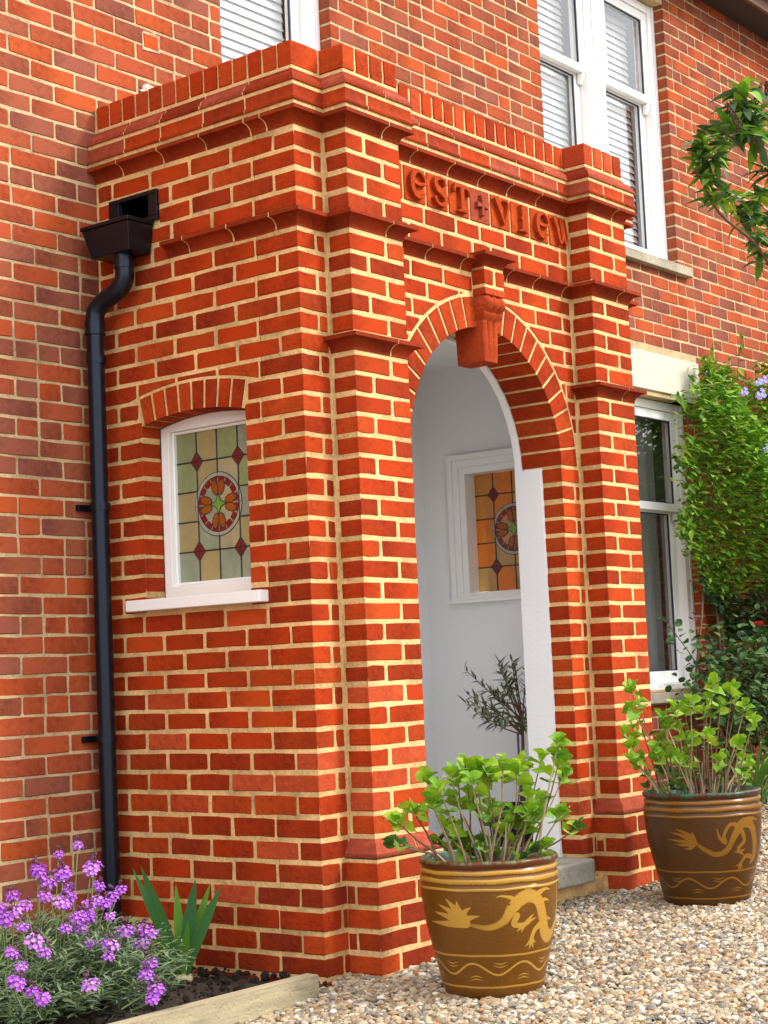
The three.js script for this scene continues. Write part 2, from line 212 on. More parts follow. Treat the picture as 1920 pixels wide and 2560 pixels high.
for (let k = -2; k <= 38; k++) {
  const y0 = bed(k) + JH, y1 = bed(k + 1) - JH, even = ((k % 2) + 2) % 2 === 0, t = () => ptone(0, y0);
  // side wall towards the camera
  pb.add(FRONT, 0, even ? 0.151 : 0.0975, y0, y1, even ? -0.096 : -0.2025, 0, t());
  if (!even) pb.add(FRONT, 0.1085, 0.151, y0, y1, -0.09, 0, t());
  for (let z = (even ? -0.096 : -0.2025) - 0.0135; z > -D + 0.02; z -= 0.2154) {
    const holes = []; const za = Math.max(z - 0.2018, -D + 0.012);
    if (y1 > WIN.y0 && y0 < 1.915) holes.push([WIN.z - WIN.h, WIN.z + WIN.h]); else if (y0 >= 1.915 && y1 < 2.03) holes.push([WIN.z - 0.29, WIN.z + 0.29]);
    if (k === 36 || k === 37) holes.push([-0.972, -0.706]);
    for (const [a, b] of cut(za, z, holes, k === 36 || k === 37 ? 0.015 : 0.045)) {
      if (y1 > 2.03 && y1 < 2.12) { const p = overArch(a, b, y0, y1, WIN.z, WIN.yc, WIN.R + 0.012); if (p && p !== 'full') { pb.poly(SIDE, p, -0.1, 0, t()); continue; } if (!p) continue; }
      pb.add(SIDE, a, b, y0, y1, -0.1, 0, t());
    }
  }
  pb.seal(SIDE);
  // far side wall
  for (let z = (even ? 0.1 : 0.2045) + 0.0109; z < D - 0.02; z += 0.2154) { const hole = y1 > WIN.y0 && y0 < 1.93 ? [[0.29, 0.835]] : []; for (const [a, b] of cut(z, Math.min(z + 0.2045, D - 0.01), hole, 0.045)) pb.add(FAR, a, b, y0, y1, -0.1, 0); }
  pb.seal(FAR);
  pb.add(FRONT, BW - (even ? 0.151 : 0.2045) , BW, y0, y1, even ? -0.0985 : -0.2, 0);
  if (k >= 5) for (const [x0, m] of [[0.16307, 0], [1.84652, 1]]) {          // pilasters
    const w = 0.3221, x1 = x0 + w, s = (even !== !!m) ? 0.100 : 0.2055, back = even ? 0.007 : 0.014;
    if (k === 28 || k === 34) continue;
    pb.add(FRONT, x0, x0 + s, y0, y1, back, PZ, t()); pb.add(FRONT, x0 + s + 0.0155, x1, y0, y1, 0.006, PZ, t());
  } else if (k <= 3) for (const [x0, m] of [[0.16307 - 0.036, 0], [1.84652 - 0.036, 1]]) {   // plinths
    const w = 0.3941, x1 = x0 + w, s = even ? 0.215 : 0.11;
    if (even) { pb.add(FRONT, x0, x0 + s, y0, y1, 0.05, PZ + 0.036, t()); pb.add(FRONT, x0, x0 + 0.09, y0, y1, 0.003, 0.039, t()); }
    else pb.add(FRONT, x0, x0 + s, y0, y1, 0.003, PZ + 0.036, t());
    pb.add(FRONT, x0 + s + 0.011, x1 - (even ? 0 : 0), y0, y1, 0.006, PZ + 0.036, t());
  }
  // front panels
  const L0 = 0.497, L1 = 1.8345;
  if (y1 < ARC.y + 0.01) {
    pb.add(FRONT, L0, 0.6252, y0, y1, -0.1, 0, t());
    if (even) { pb.add(FRONT, 1.6937, 1.790, y0, y1, -0.1, 0, t()); pb.add(FRONT, 1.804, L1, y0, y1, -0.09, 0, t()); } else pb.add(FRONT, 1.6937, L1, y0, y1, -0.1, 0, t());
  } else if (k !== 34 && k !== 37 && k !== 38) {
    const ks = k < 34 ? 0.076 : 0, mid = ARC.x, lj = even ? 0.775 : 0.672, rj = even ? 1.553 : 1.444, joints = [];
    for (let x = lj - 0.2154; x < mid - ks - 0.04; x += 0.2154) joints.push(x);
    if (!ks && even) joints.push(mid); for (let x = rj - (ks ? 0 : 0.209); x < L1 - 0.03; x += 0.2154) if (x > mid + ks + 0.04) joints.push(x);
    const J = [L0 - 0.0055, ...joints.filter((x) => x > L0 + 0.03), L1 + 0.0055];
    for (let i = 0; i < J.length - 1; i++) for (const [a, b] of cut(J[i] + 0.0068, J[i + 1] - 0.0068, ks ? [[mid - ks, mid + ks]] : [])) {
      const p = overArch(a, b, y0, y1, ARC.x, ARC.y, ARC.R + 0.013); if (!p) continue;
      if (p === 'full') pb.add(FRONT, a, b, y0, y1, -0.1, 0, t()); else pb.poly(FRONT, p, -0.1, 0, t());
    }
  }
  pb.seal(FRONT);
}
pb.build(porch, 'brick', 'brickwork');
for (const m of porch.children) if (m.name === 'brickwork') m.userData.label = 'remaining red bricks of the porch walls';
{ // mortar body of the walls
  const s = new THREE.Shape(), e = 0.0028; const ro = ARC.r + 0.0029; s.moveTo(e, -0.3); s.lineTo(ARC.x - ro, -0.3); s.lineTo(ARC.x - ro, ARC.y); s.absarc(ARC.x, ARC.y, ro, Math.PI, 0, true); s.lineTo(ARC.x + ro, -0.3); s.lineTo(BW - e, -0.3); s.lineTo(BW - e, 3.0); s.lineTo(e, 3.0);
  const g = [ext(s, 0.197, 0, 1, 40).translate(0, 0, -0.2 )];
  const w = new THREE.Shape(); w.moveTo(-D, -0.3); w.lineTo(-0.203, -0.3); w.lineTo(-0.203, 3.0); w.lineTo(-D, 3.0); const q = new THREE.Path(), h = WIN.h + 0.003; q.moveTo(WIN.z - h, WIN.y0); q.lineTo(WIN.z + h, WIN.y0); q.lineTo(WIN.z + h, WIN.s); const a = Math.asin(h / WIN.r); q.absarc(WIN.z, WIN.yc, WIN.r + 0.003, Math.PI / 2 - a, Math.PI / 2 + a, false); w.holes.push(q);
  const sc = new THREE.Path(); sc.moveTo(-0.96, 2.728); sc.lineTo(-0.718, 2.728); sc.lineTo(-0.718, 2.842); sc.lineTo(-0.96, 2.842); w.holes.push(sc);
  g.push(ext(w, 0.097, 0, 1, 24).translate(0, 0, -0.1).applyMatrix4(SIDE));
  const f = new THREE.Shape(); f.moveTo(0.203, -0.3); f.lineTo(D, -0.3); f.lineTo(D, 3.0); f.lineTo(0.203, 3.0); const fq = new THREE.Path(); fq.moveTo(0.287, WIN.y0); fq.lineTo(0.838, WIN.y0); fq.lineTo(0.838, 1.95); fq.lineTo(0.287, 1.95); f.holes.push(fq); g.push(ext(f, 0.097).translate(0, 0, -0.1).applyMatrix4(FAR));
  for (const x0 of [0.16307, 1.84652]) { g.push(box(x0 + 0.0028, x0 + 0.3193, 0.25, 2.98, -0.05, PZ - 0.0028, 0.001)); g.push(box(x0 - 0.0335, x0 + 0.3555, -0.3, 0.292, -0.05, PZ + 0.0333, 0.001)); }
  g.push(box(ARC.x - 0.069, ARC.x + 0.069, 2.489, 2.6, -0.05, 0.0572, 0.001));
  part('mortar', merge(g), mortarMat, porch);
}
{ // arch bricks of the doorway and of the side window
  const seg = 84.1 / 11 * Math.PI / 180;
  for (const sd of [-1, 1]) for (let i = 0; i < 11; i++) {
    const a0 = i * seg, a1 = a0 + seg, c = [], P = (a, r, off, z) => V(ARC.x + sd * (Math.cos(a) * r - Math.sin(a) * off), ARC.y + Math.sin(a) * r + Math.cos(a) * off, z), g = 0.0052;
    const ri = ARC.r + rr(-0.001, 0.001), ro = ARC.R + rr(-0.001, 0.001), zf = rr(-0.0008, 0.0012);
    for (let k = 0; k < 8; k++) { const far = k & 1, up = k & 2, z = k & 4 ? zf : -0.205; c.push((sd > 0 ? far : !far) ? P(a0, up ? ro : ri, g, z) : P(a1, up ? ro : ri, -g, z)); }
    part('arch_brick', hexa(c, 0.0025, rr(0, 5), rr(0, 5)), pick(porchTones), porch);
  }
  const A = Math.asin(0.285 / WIN.R), st = 2 * A / 8;
  for (let i = 0; i < 8; i++) { const a0 = -A + i * st, c = [], P = (a, r, off, z) => V(WIN.z + Math.sin(a) * r + Math.cos(a) * off, WIN.yc + Math.cos(a) * r - Math.sin(a) * off, z); for (let k = 0; k < 8; k++) { const hi = k & 1; c.push(P(hi ? a0 + st : a0, k & 2 ? WIN.R : WIN.r, hi ? -0.0055 : 0.0055, k & 4 ? 0.001 : -0.1)); } part('arch_brick', hexa(c, 0.0025, rr(0, 5), rr(0, 5)).applyMatrix4(SIDE), pick(porchTones), porch); }
}
/* cornices, capitals and plinth mouldings */
const OUT = [[0, -D], [0, 0], [0.16307, 0], [0.16307, PZ], [0.48517, PZ], [0.48517, 0], [1.84652, 0], [1.84652, PZ], [2.16862, PZ], [2.16862, 0], [BW, 0], [BW, -D]];
const cavetto = (y0, y1, p) => { const f = 0.0165, L = [[-0.06, y0], [0, y0]]; for (let i = 1; i <= 7; i++) { const t = i / 7 * Math.PI / 2; L.push([(p - 0.003) * (1 - Math.cos(t)), y0 + (y1 - f - y0) * Math.sin(t)]); } L.push([p, y1 - f + 0.001], [p, y1 - 0.002], [p - 0.002, y1], [-0.06, y1]); return L; };
const rub = [rubbed, rubbed, rubbed2];
moulding(porch, 'moulded_brick', OUT, cavetto(2.937, 2.994, 0.043), rub, mortarMat, { cuts: { 0: [0.163, 0.391, 0.62, 0.85, 0.93], 1: [], 2: [], 3: [0.215], 4: [], 5: [0.21, 0.46, 0.672, 0.885, 1.11], 6: [], 7: [0.21], 8: [] } });
moulding(porch, 'moulded_brick', [[0, -0.664], ...OUT.slice(1)], cavetto(2.561, 2.618, 0.043), rub, mortarMat, { cuts: { 0: [0.12, 0.35, 0.563], 1: [], 2: [], 3: [0.215], 4: [], 5: [0.282, 0.519, 0.853, 1.053, 1.285], 6: [], 7: [0.215], 8: [] }, skip: { 5: [ARC.x - 0.074 - 0.48517, ARC.x + 0.074 - 0.48517] } });
for (const x0 of [0.16307, 1.84652]) {
  const P4 = [[x0, -0.03], [x0, PZ], [x0 + 0.3221, PZ], [x0 + 0.3221, -0.03]];
  moulding(porch, 'moulded_brick', P4, cavetto(2.108, 2.166, 0.043), rub, mortarMat, { cuts: { 0: [], 1: [0.212], 2: [] } });
  moulding(porch, 'moulded_brick', P4, [[-0.06, 0.296], [0.0345, 0.296], [0.036, 0.298], [0.036, 0.312], [0.031, 0.316], [0.026, 0.330], [0.016, 0.345], [0.004, 0.353], [0, 0.359], [-0.06, 0.359]], [weathered, rubbed2], mortarMat, { cuts: { 0: [], 1: [0.2], 2: [] } });
}
moulding(porch, 'moulded_brick', OUT, [[-0.06, 3.011], [0.042, 3.011], [0.0435, 3.013], [0.0435, 3.022], [0.038, 3.026], [0.036, 3.030], [0.036, 3.068], [0.034, 3.070], [-0.06, 3.070]], [weathered, rubbed2, porchTones[1], porchTones[5], porchTones[6]], mortarMat, { cuts: { 1: [], 2: [], 3: [0.09], 4: [], 5: [0.13, 0.28, 0.5, 0.72, 0.94, 1.05, 1.24], 6: [], 7: [0.09, 0.26], 8: [] } });
moulding(porch, 'moulded_brick', OUT, [[-0.06, 3.083], [0.040, 3.083], [0.042, 3.085], [0.042, 3.096], [0.035, 3.099], [0.031, 3.112], [0.020, 3.124], [0.012, 3.127], [0.006, 3.134], [0.003, 3.143], [-0.06, 3.143]], [weathered, weathered, rubbed2, rubbed], mortarMat, { cuts: { 1: [], 2: [], 3: [0.2], 4: [], 6: [], 7: [0.16], 8: [] } });
part('mortar', merge([sweepAll(OUT, [[-0.1, 2.993], [0.036, 2.993], [0.0355, 3.084], [0.012, 3.086], [-0.0015, 3.142], [-0.002, 3.158], [-0.1, 3.158]])]), mortarMat, porch);
function sweepAll(path, prof) { const L = []; for (let s = 0; s < path.length - 1; s++) L.push(sweep(path, prof, { v: s, seg: s }, { v: s + 1, seg: s })); return merge(L); }
{ // brick-on-edge coping
  const y0 = 3.157, y1 = 3.252, add = (x0, x1, z0, z1) => { const w = x1 - x0, d = z1 - z0, m = part('coping_brick', brickGeo(w, y1 - y0, d), R0() < 0.15 ? pick(stained) : pick(porchTones), porch); m.position.set((x0 + x1) / 2 + rr(-0.0008, 0.0008), (y0 + y1) / 2 + rr(-0.0025, 0.0025), (z0 + z1) / 2 + rr(-0.0008, 0.0008)); };
  for (let z = -0.074; z > -D + 0.05; z -= 0.0752) { add(0.0, 0.2, z - 0.0635, z); }
  add(0.0, 0.152, -0.0655, 0.0);
  const run = (a, b, zf) => { const n = Math.round((b - a + 0.01) / 0.0752), p = (b - a + 0.01) / n; for (let i = 0; i < n; i++) add(a + i * p, a + (i + 1) * p - 0.012, zf - 0.2, zf); };
  run(0.163, 0.485, PZ); run(0.494, 1.838, 0.0); run(1.8465, 2.1686, PZ); run(2.18, 2.332, 0.0);
  part('mortar', merge([box(0.0055, 0.2, 3.15, 3.246, -D, -0.0055, 0.001), box(0.2, BW - 0.0055, 3.15, 3.246, -0.2, -0.0055, 0.001), box(0.1695, 0.4787, 3.15, 3.246, -0.0055, PZ - 0.0055, 0.001), box(1.853, 2.1622, 3.15, 3.246, -0.0055, PZ - 0.0055, 0.001), box(BW - 0.2, BW - 0.0055, 3.15, 3.246, -D, -0.2, 0.001)]), mortarMat, porch);
}
{ // keystone: two half bricks, a fluted scroll, a tapering shaft, and its moulded cap
  const hw = 0.072; for (const s of [-1, 1]) { const m = part('brick', brickGeo(0.064, 0.063, 0.16), pick(porchTones), porch); m.position.set(ARC.x + s * 0.0402, 2.535, -0.02); }
  const layers = []; const L = (y, w, z, d) => layers.push([y, w, z, d]);
  L(2.19, 0.044, -0.01, 0); L(2.192, 0.0455, 0.024, 0.001); L(2.21, 0.047, 0.027, 0.009); L(2.30, 0.053, 0.028, 0.011); L(2.358, 0.058, 0.028, 0.010); L(2.366, 0.061, 0.034, 0.002); L(2.376, 0.066, 0.046, 0.004); L(2.388, 0.067, 0.050, 0.004); L(2.392, 0.067, 0.046, 0.006);
  for (let i = 0; i <= 6; i++) { const t = i / 6 * Math.PI; L(2.396 + 0.064 * (i / 6), 0.068, 0.046 + 0.022 * Math.sin(t) ** 0.7, 0.015); }
  L(2.462, 0.0695, 0.050, 0.001); L(2.464, 0.071, 0.060, 0); L(2.490, 0.071, 0.060, 0); L(2.492, 0.069, 0.058, 0);
  const n = 24, pos = [], uv = [], idx = []; layers.forEach(([y, w, z, d]) => { for (let i = 0; i <= n; i++) { const t = i / n; pos.push(ARC.x + lerp(-w, w, t), y, z + d * (Math.abs(Math.sin(t * Math.PI * 3)) - 0.5)); uv.push(t * w * 2, y); } });
  for (let j = 0; j < layers.length - 1; j++) for (let i = 0; i < n; i++) { const a = j * (n + 1) + i; idx.push(a, a + 1, a + n + 2, a, a + n + 2, a + n + 1); }
  const sides = []; for (const s of [0, n]) for (let j = 0; j < layers.length - 1; j++) { const a = j * (n + 1) + s, b = a + n + 1, o = pos.length / 3, P = (k, z) => { pos.push(pos[k * 3], pos[k * 3 + 1], z ?? pos[k * 3 + 2]); uv.push(z ?? pos[k * 3 + 2], pos[k * 3 + 1]); }; P(a); P(b); P(a, -0.112); P(b, -0.112); s ? idx.push(o, o + 2, o + 1, o + 1, o + 2, o + 3) : idx.push(o, o + 1, o + 2, o + 1, o + 3, o + 2); }
  { const o = pos.length / 3; for (const [x, z] of [[-0.044, -0.112], [0.044, -0.112], [0.044, 0.024], [-0.044, 0.024]]) { pos.push(ARC.x + x, 2.1895, z); uv.push(x, z); } idx.push(o, o + 1, o + 2, o, o + 2, o + 3); }
  let g = toCreasedNormals(bgeo(pos, null, uv, idx), 0.9); g.setIndex([...Array(g.attributes.position.count).keys()]); part('keystone', g, keyMat, porch, 'carved terracotta keystone with fluted scroll over the arch');
  moulding(porch, 'moulded_brick', [[ARC.x - hw, -0.05], [ARC.x - hw, 0.058], [ARC.x + hw, 0.058], [ARC.x + hw, -0.05]], cavetto(2.578, 2.632, 0.041), [rubbed], mortarMat, { cuts: { 0: [], 1: [], 2: [] } });
}
/* name tiles: raised uncial letters on terracotta */
function stroke(pts, widths, depth, closed = false) {
  const c = new THREE.CatmullRomCurve3(pts.map((p) => V(p[0], p[1], 0)), closed), n = 26, L = [], Rt = []; const W = (t) => { const f = t * (widths.length - 1), i = Math.min(widths.length - 2, Math.floor(f)); return lerp(widths[i], widths[i + 1], f - i); };
  for (let i = 0; i <= n; i++) { const t = i / n, p = c.getPoint(t), d = c.getTangent(t), w = W(t) / 2; L.push(new THREE.Vector2(p.x - d.y * w, p.y + d.x * w)); Rt.push(new THREE.Vector2(p.x + d.y * w, p.y - d.x * w)); }
  return ext(new THREE.Shape([...Rt, ...L.reverse()]), depth, 0.02, 2, 4);
}
const arcPts = (cx, cy, rx, ry, a0, a1, n = 9) => Array.from({ length: n }, (_, i) => { const a = lerp(a0, a1, i / (n - 1)) * Math.PI / 180; return [cx + rx * Math.cos(a), cy + ry * Math.sin(a)]; });
const GLYPH = {
  E: () => [stroke(arcPts(0.06, 0, 0.36, 0.40, 12, 322, 13), [0.12, 0.11, 0.10, 0.13, 0.19, 0.20, 0.18, 0.13, 0.09, 0.05], 0.15), stroke([[-0.26, 0.05], [0.0, 0.0], [0.20, 0.02], [0.42, 0.06]], [0.10, 0.13, 0.10, 0.10], 0.156)],
  S: () => [stroke([[0.28, 0.20], [0.22, 0.36], [0.0, 0.41], [-0.24, 0.31], [-0.21, 0.10], [0.04, -0.02], [0.25, -0.14], [0.24, -0.34], [0.0, -0.41], [-0.22, -0.36], [-0.30, -0.20]], [0.13, 0.07, 0.11, 0.17, 0.21, 0.23, 0.21, 0.17, 0.11, 0.07, 0.14], 0.155)],
  T: () => [stroke([[-0.42, 0.14], [-0.36, 0.34], [0.0, 0.37], [0.36, 0.34], [0.42, 0.12]], [0.05, 0.15, 0.11, 0.15, 0.05], 0.15), stroke([[0.0, 0.38], [-0.01, 0.0], [0.0, -0.38]], [0.20, 0.17, 0.20], 0.155), stroke([[-0.22, -0.42], [0, -0.37], [0.22, -0.42]], [0.04, 0.11, 0.04], 0.145)],
  '+': () => [stroke([[0, 0.32], [0, 0.05], [0, -0.32]], [0.17, 0.08, 0.17], 0.13), stroke([[-0.30, 0], [0.02, 0], [0.30, 0]], [0.17, 0.08, 0.17], 0.125)],
  V: () => [stroke([[-0.40, 0.42], [-0.22, 0.08], [0.02, -0.42]], [0.26, 0.20, 0.06], 0.155), stroke([[0.02, -0.40], [0.18, -0.06], [0.30, 0.22], [0.22, 0.38], [0.06, 0.36]], [0.05, 0.09, 0.13, 0.10, 0.05], 0.15)],
  I: () => [stroke([[0, 0.42], [-0.01, 0.2], [0, 0], [-0.01, -0.2], [0, -0.40]], [0.26, 0.18, 0.21, 0.18, 0.22], 0.155), stroke([[-0.15, -0.01], [0, 0.01], [0.13, -0.01]], [0.07, 0.13, 0.05], 0.145), stroke([[-0.24, -0.43], [0, -0.38], [0.24, -0.43]], [0.04, 0.11, 0.04], 0.14)],
  W: () => [stroke([[-0.40, 0.42], [-0.22, 0.10], [-0.10, -0.30], [-0.02, -0.42], [0.08, -0.30], [0.02, 0.05], [-0.06, 0.38]], [0.20, 0.19, 0.12, 0.08, 0.09, 0.10, 0.05], 0.155), stroke([[0.02, 0.42], [0.14, 0.10], [0.24, -0.30], [0.32, -0.42], [0.40, -0.26], [0.34, 0.10], [0.26, 0.40]], [0.18, 0.17, 0.11, 0.08, 0.09, 0.09, 0.05], 0.15)],
};
'WEST+VIEW'.split('').forEach((ch, i) => {   // the first letter is hidden by the left pilaster
  const x0 = 0.499 + i * 0.1493, w = 0.1385, y0 = 2.7835, y1 = 2.9235, g = part('letter_tile', box(x0, x0 + w, y0, y1, -0.06, 0.002, 0.003), ch === '+' ? weathered : tileMat, porch);
  const L = GLYPH[ch](); L.forEach((q) => { q.scale(i ? 0.128 : 0.105, 0.134, 0.128); if (!i) q.translate(-0.012, 0, 0); q.translate(x0 + w / 2, (y0 + y1) / 2, 0.0005); }); const m = part('letter', merge(L), ch === '+' ? weathered : tileMat, g); if (ch === '+') m.name = 'cross_mark';
});
/* white plaster inside, lining of the doorway, floor and step */
{
  const s = new THREE.Shape(); s.moveTo(0.2, 0.05); s.lineTo(0.64, 0.05); s.lineTo(0.64, ARC.y); s.absarc(ARC.x, ARC.y, 0.523, Math.PI, 0, true); s.lineTo(1.68, ARC.y); s.lineTo(1.68, 0.05); s.lineTo(2.1, 0.05); s.lineTo(2.1, 2.44); s.lineTo(0.2, 2.44);
  part('plaster_wall', ext(s, 0.03, 0, 1, 40).translate(0, 0, -0.237), plaster, porch);
  for (const sd of [-1, 1]) part('door_lining', box(ARC.x + sd * 0.5195 - (sd < 0 ? 0.02 : 0), ARC.x + sd * 0.5195 + (sd > 0 ? 0.02 : 0), 0.1, ARC.y - 0.001, -0.238, -0.1005, 0.003), plaster, porch);
  const side = (z0, z1, y0, y1) => { const q = new THREE.Shape(); q.moveTo(-D, 0.05); q.lineTo(-0.236, 0.05); q.lineTo(-0.236, 2.44); q.lineTo(-D, 2.44); const p = new THREE.Path(); p.moveTo(z0, y0); p.lineTo(z1, y0); p.lineTo(z1, y1); p.lineTo(z0, y1); q.holes.push(p); return q; };
  part('plaster_wall', ext(side(-0.79, -0.335, 1.30, 1.905), 0.155).translate(0, 0, -0.2325).applyMatrix4(new THREE.Matrix4().makeBasis(V(0, 0, 1), V(0, 1, 0), V(-1, 0, 0)).setPosition(2.0, 0, 0)), plaster, porch);
  part('plaster_wall', ext(side(-0.80, -0.325, 1.29, 1.915), 0.09).translate(0, 0, -0.24).applyMatrix4(SIDE), plaster, porch);
  part('plaster_wall', box(0.24, 2.08, 0.05, 2.44, -D + 0.002, -D + 0.02, 0.001), plaster, porch);
  part('ceiling', box(0.1, BW - 0.1, 2.402, 2.44, -D, -0.19, 0.001), plaster, porch);
  part('roof', box(0.09, BW - 0.09, 2.90, 2.95, -D, -0.19, 0.001), greyStone, porch);
  part('floor', box(0.12, BW - 0.12, -0.2, 0.104, -D, -0.12, 0.001), greyStone, porch);
  const st = new THREE.Shape(); st.moveTo(0.66, -0.40); st.lineTo(1.67, -0.40); st.lineTo(1.67, 0.0); st.lineTo(1.665, 0.03); st.absarc(1.62, 0.052, 0.045, 0, Math.PI / 2, false); st.lineTo(0.71, 0.097); st.absarc(0.70, 0.052, 0.045, Math.PI / 2, Math.PI, false); const sg = ext(st, 0.072, 0.012, 4, 10); sg.rotateX(Math.PI / 2); sg.translate(0, 0.114, 0); part('doorstep', sg, greyStone, porch);
  for (let x = 0.53; x < 1.83; x += 0.2154) for (const k of [-2, -1]) { const m = part('brick', brickGeo(0.204, 0.064, 0.1), pick(porchTones), porch); m.position.set(Math.min(x + 0.102, 1.72), (bed(k) + bed(k + 1)) / 2, -0.02 + (k === -1 ? 0 : 0)); }
  part('mortar', box(0.5, 1.82, -0.3, 0.03, -0.1, 0.027, 0.001), mortarMat, porch);
}
/* leaded windows in the two side walls */
const paneMap = scaled(tex(256, (u, v) => { const k = 0.80 + 0.30 * (nA(u * 1, v * 0.5) - 0.5) + 0.16 * (nB(u, v) - 0.5); return [k, k, k * 0.97]; }), 1.7);
const gl = (r, g, b, t = 0.55) => new THREE.MeshPhysicalMaterial({ color: lin(r * 1.1, g * 1.1, b * 1.1), map: paneMap, bumpMap: mb, bumpScale: 0.0015, transmission: t, thickness: 0, roughness: 0.28, ior: 1.5 });
const PANE = { green: gl(0.50, 0.58, 0.30), sage: gl(0.52, 0.58, 0.44), amber: gl(0.64, 0.55, 0.28), honey: gl(0.70, 0.63, 0.40), ruby: gl(0.42, 0.015, 0.012, 0.5), orange: gl(0.62, 0.16, 0.01, 0.5), clear: gl(0.72, 0.74, 0.62), lime: gl(0.34, 0.72, 0.10, 0.55), dark: gl(0.30, 0.03, 0.03, 0.4) };
const AMB = { green: gl(0.75, 0.42, 0.08), sage: gl(0.66, 0.50, 0.22), amber: gl(0.80, 0.36, 0.03), honey: gl(0.78, 0.48, 0.08) };
function leaded(parent, frame, amber) {          // local x across, y up, z towards the viewer's side
  const W = 0.435, H = 0.579, cw = W / 4, rh = H / 5, X = (i) => -W / 2 + i * cw, Y = (j) => j * rh, put = (name, g, m) => part(name, g.applyMatrix4(frame), m, parent);
  const plan = [['sage', 'amber', 'sage', 'sage'], ['amber', 'sage', 'honey', 'amber'], ['amber', 'sage', 'honey', 'sage'], ['green', 'amber', 'honey', 'green'], ['green', 'amber', 'green', 'sage']], bag = (n) => (amber && AMB[n]) || PANE[n];
  const lead = [], bar = (x0, y0, x1, y1, w = 0.006) => { const d = V(x1 - x0, y1 - y0, 0), n = V(-d.y, d.x, 0).normalize().multiplyScalar(w / 2), c = []; for (let k = 0; k < 8; k++) { const p = k & 1 ? V(x1, y1, 0) : V(x0, y0, 0); p.addScaledVector(n, k & 2 ? 1 : -1); p.z = k & 4 ? 0.0042 : -0.0042; c.push(p); } lead.push(hexa(c, 0.0012)); };
  for (let j = 0; j < 5; j++) for (let i = 0; i < 4; i++) { const tilt = rr(-0.0008, 0.0008), g = box(X(i) + 0.001, X(i + 1) - 0.001, Y(j) + 0.001, Y(j + 1) - 0.001, -0.0018, 0.0018, 0.0004).applyMatrix4(new THREE.Matrix4().makeRotationY(tilt)); put('pane', g, bag(plan[j][i])); }
  for (const i of [1, 2, 3]) for (const [a, b] of i === 2 ? [[0, 0.166], [0.413, H]] : [[0, H]]) bar(X(i), a, X(i), b);
  for (const j of [1, 4]) bar(-W / 2, Y(j), W / 2, Y(j)); for (const j of [2, 3]) { bar(-W / 2, Y(j), X(1), Y(j)); bar(X(3), Y(j), W / 2, Y(j)); }
  const disc = (pts, z, m, name = 'pane') => { const g = ext(new THREE.Shape(pts.map((p) => new THREE.Vector2(...p))), z * 2, 0).translate(0, 0, -z); put(name, g, m); for (let k = 0; k < pts.length; k++) { const p = pts[k], q = pts[(k + 1) % pts.length]; bar(p[0], p[1], q[0], q[1], 0.0042); } };
  for (const i of [1, 3]) for (const j of [1, 4]) disc([[X(i) - 0.031, Y(j)], [X(i), Y(j) - 0.037], [X(i) + 0.031, Y(j)], [X(i), Y(j) + 0.037]], 0.0031, PANE.ruby);
  const cy = H / 2, ring = (r0, r1, z, a0, a1) => { const s = new THREE.Shape(); s.absarc(0, 0, r1, a0, a1, false); s.absarc(0, 0, r0, a1, a0, true); return ext(s, z * 2, 0, 1, 12).translate(0, cy, -z); };
  put('pane', ext((() => { const s = new THREE.Shape(); s.absarc(0, 0, 0.108, 0, 7, false); return s; })(), 0.005, 0, 1, 36).translate(0, cy, -0.0025), bag('clear') || PANE.clear);
  for (let k = 0; k < 12; k++) put('pane', ring(0.108, 0.121, 0.0033, k * Math.PI / 6 + 0.02, (k + 1) * Math.PI / 6 - 0.02), PANE.clear);
  for (let k = 0; k < 16; k++) put('pane', ring(0.082, 0.104, 0.0032, k * Math.PI / 8 + 0.03, (k + 1) * Math.PI / 8 - 0.03), k % 2 ? PANE.ruby : PANE.dark);
  for (let k = 0; k < 8; k++) { const a = (k + 0.5) * Math.PI / 4 + (k % 2 ? 0.14 : -0.14), c = Math.cos(a), s = Math.sin(a), pts = []; for (let q = 0; q <= 9; q++) { const t = q / 9 * Math.PI * 2; const u = 0.066 + 0.031 * Math.cos(t), v = 0.0165 * Math.sin(t); if (q < 9) pts.push([u * c - v * s, cy + u * s + v * c]); } disc(pts, 0.0036, PANE.orange); }
  disc(Array.from({ length: 8 }, (_, q) => { const a = q * Math.PI / 4, r = q % 2 ? 0.017 : 0.040; return [r * Math.cos(a), cy + r * Math.sin(a)]; }), 0.0037, PANE.lime);
  const rg = new THREE.TorusGeometry(0.122, 0.0035, 6, 48).translate(0, cy, 0), rg2 = new THREE.TorusGeometry(0.106, 0.003, 6, 48).translate(0, cy, 0); lead.push(rg, rg2);
  put('lead_came', merge(lead), leadMat);
}
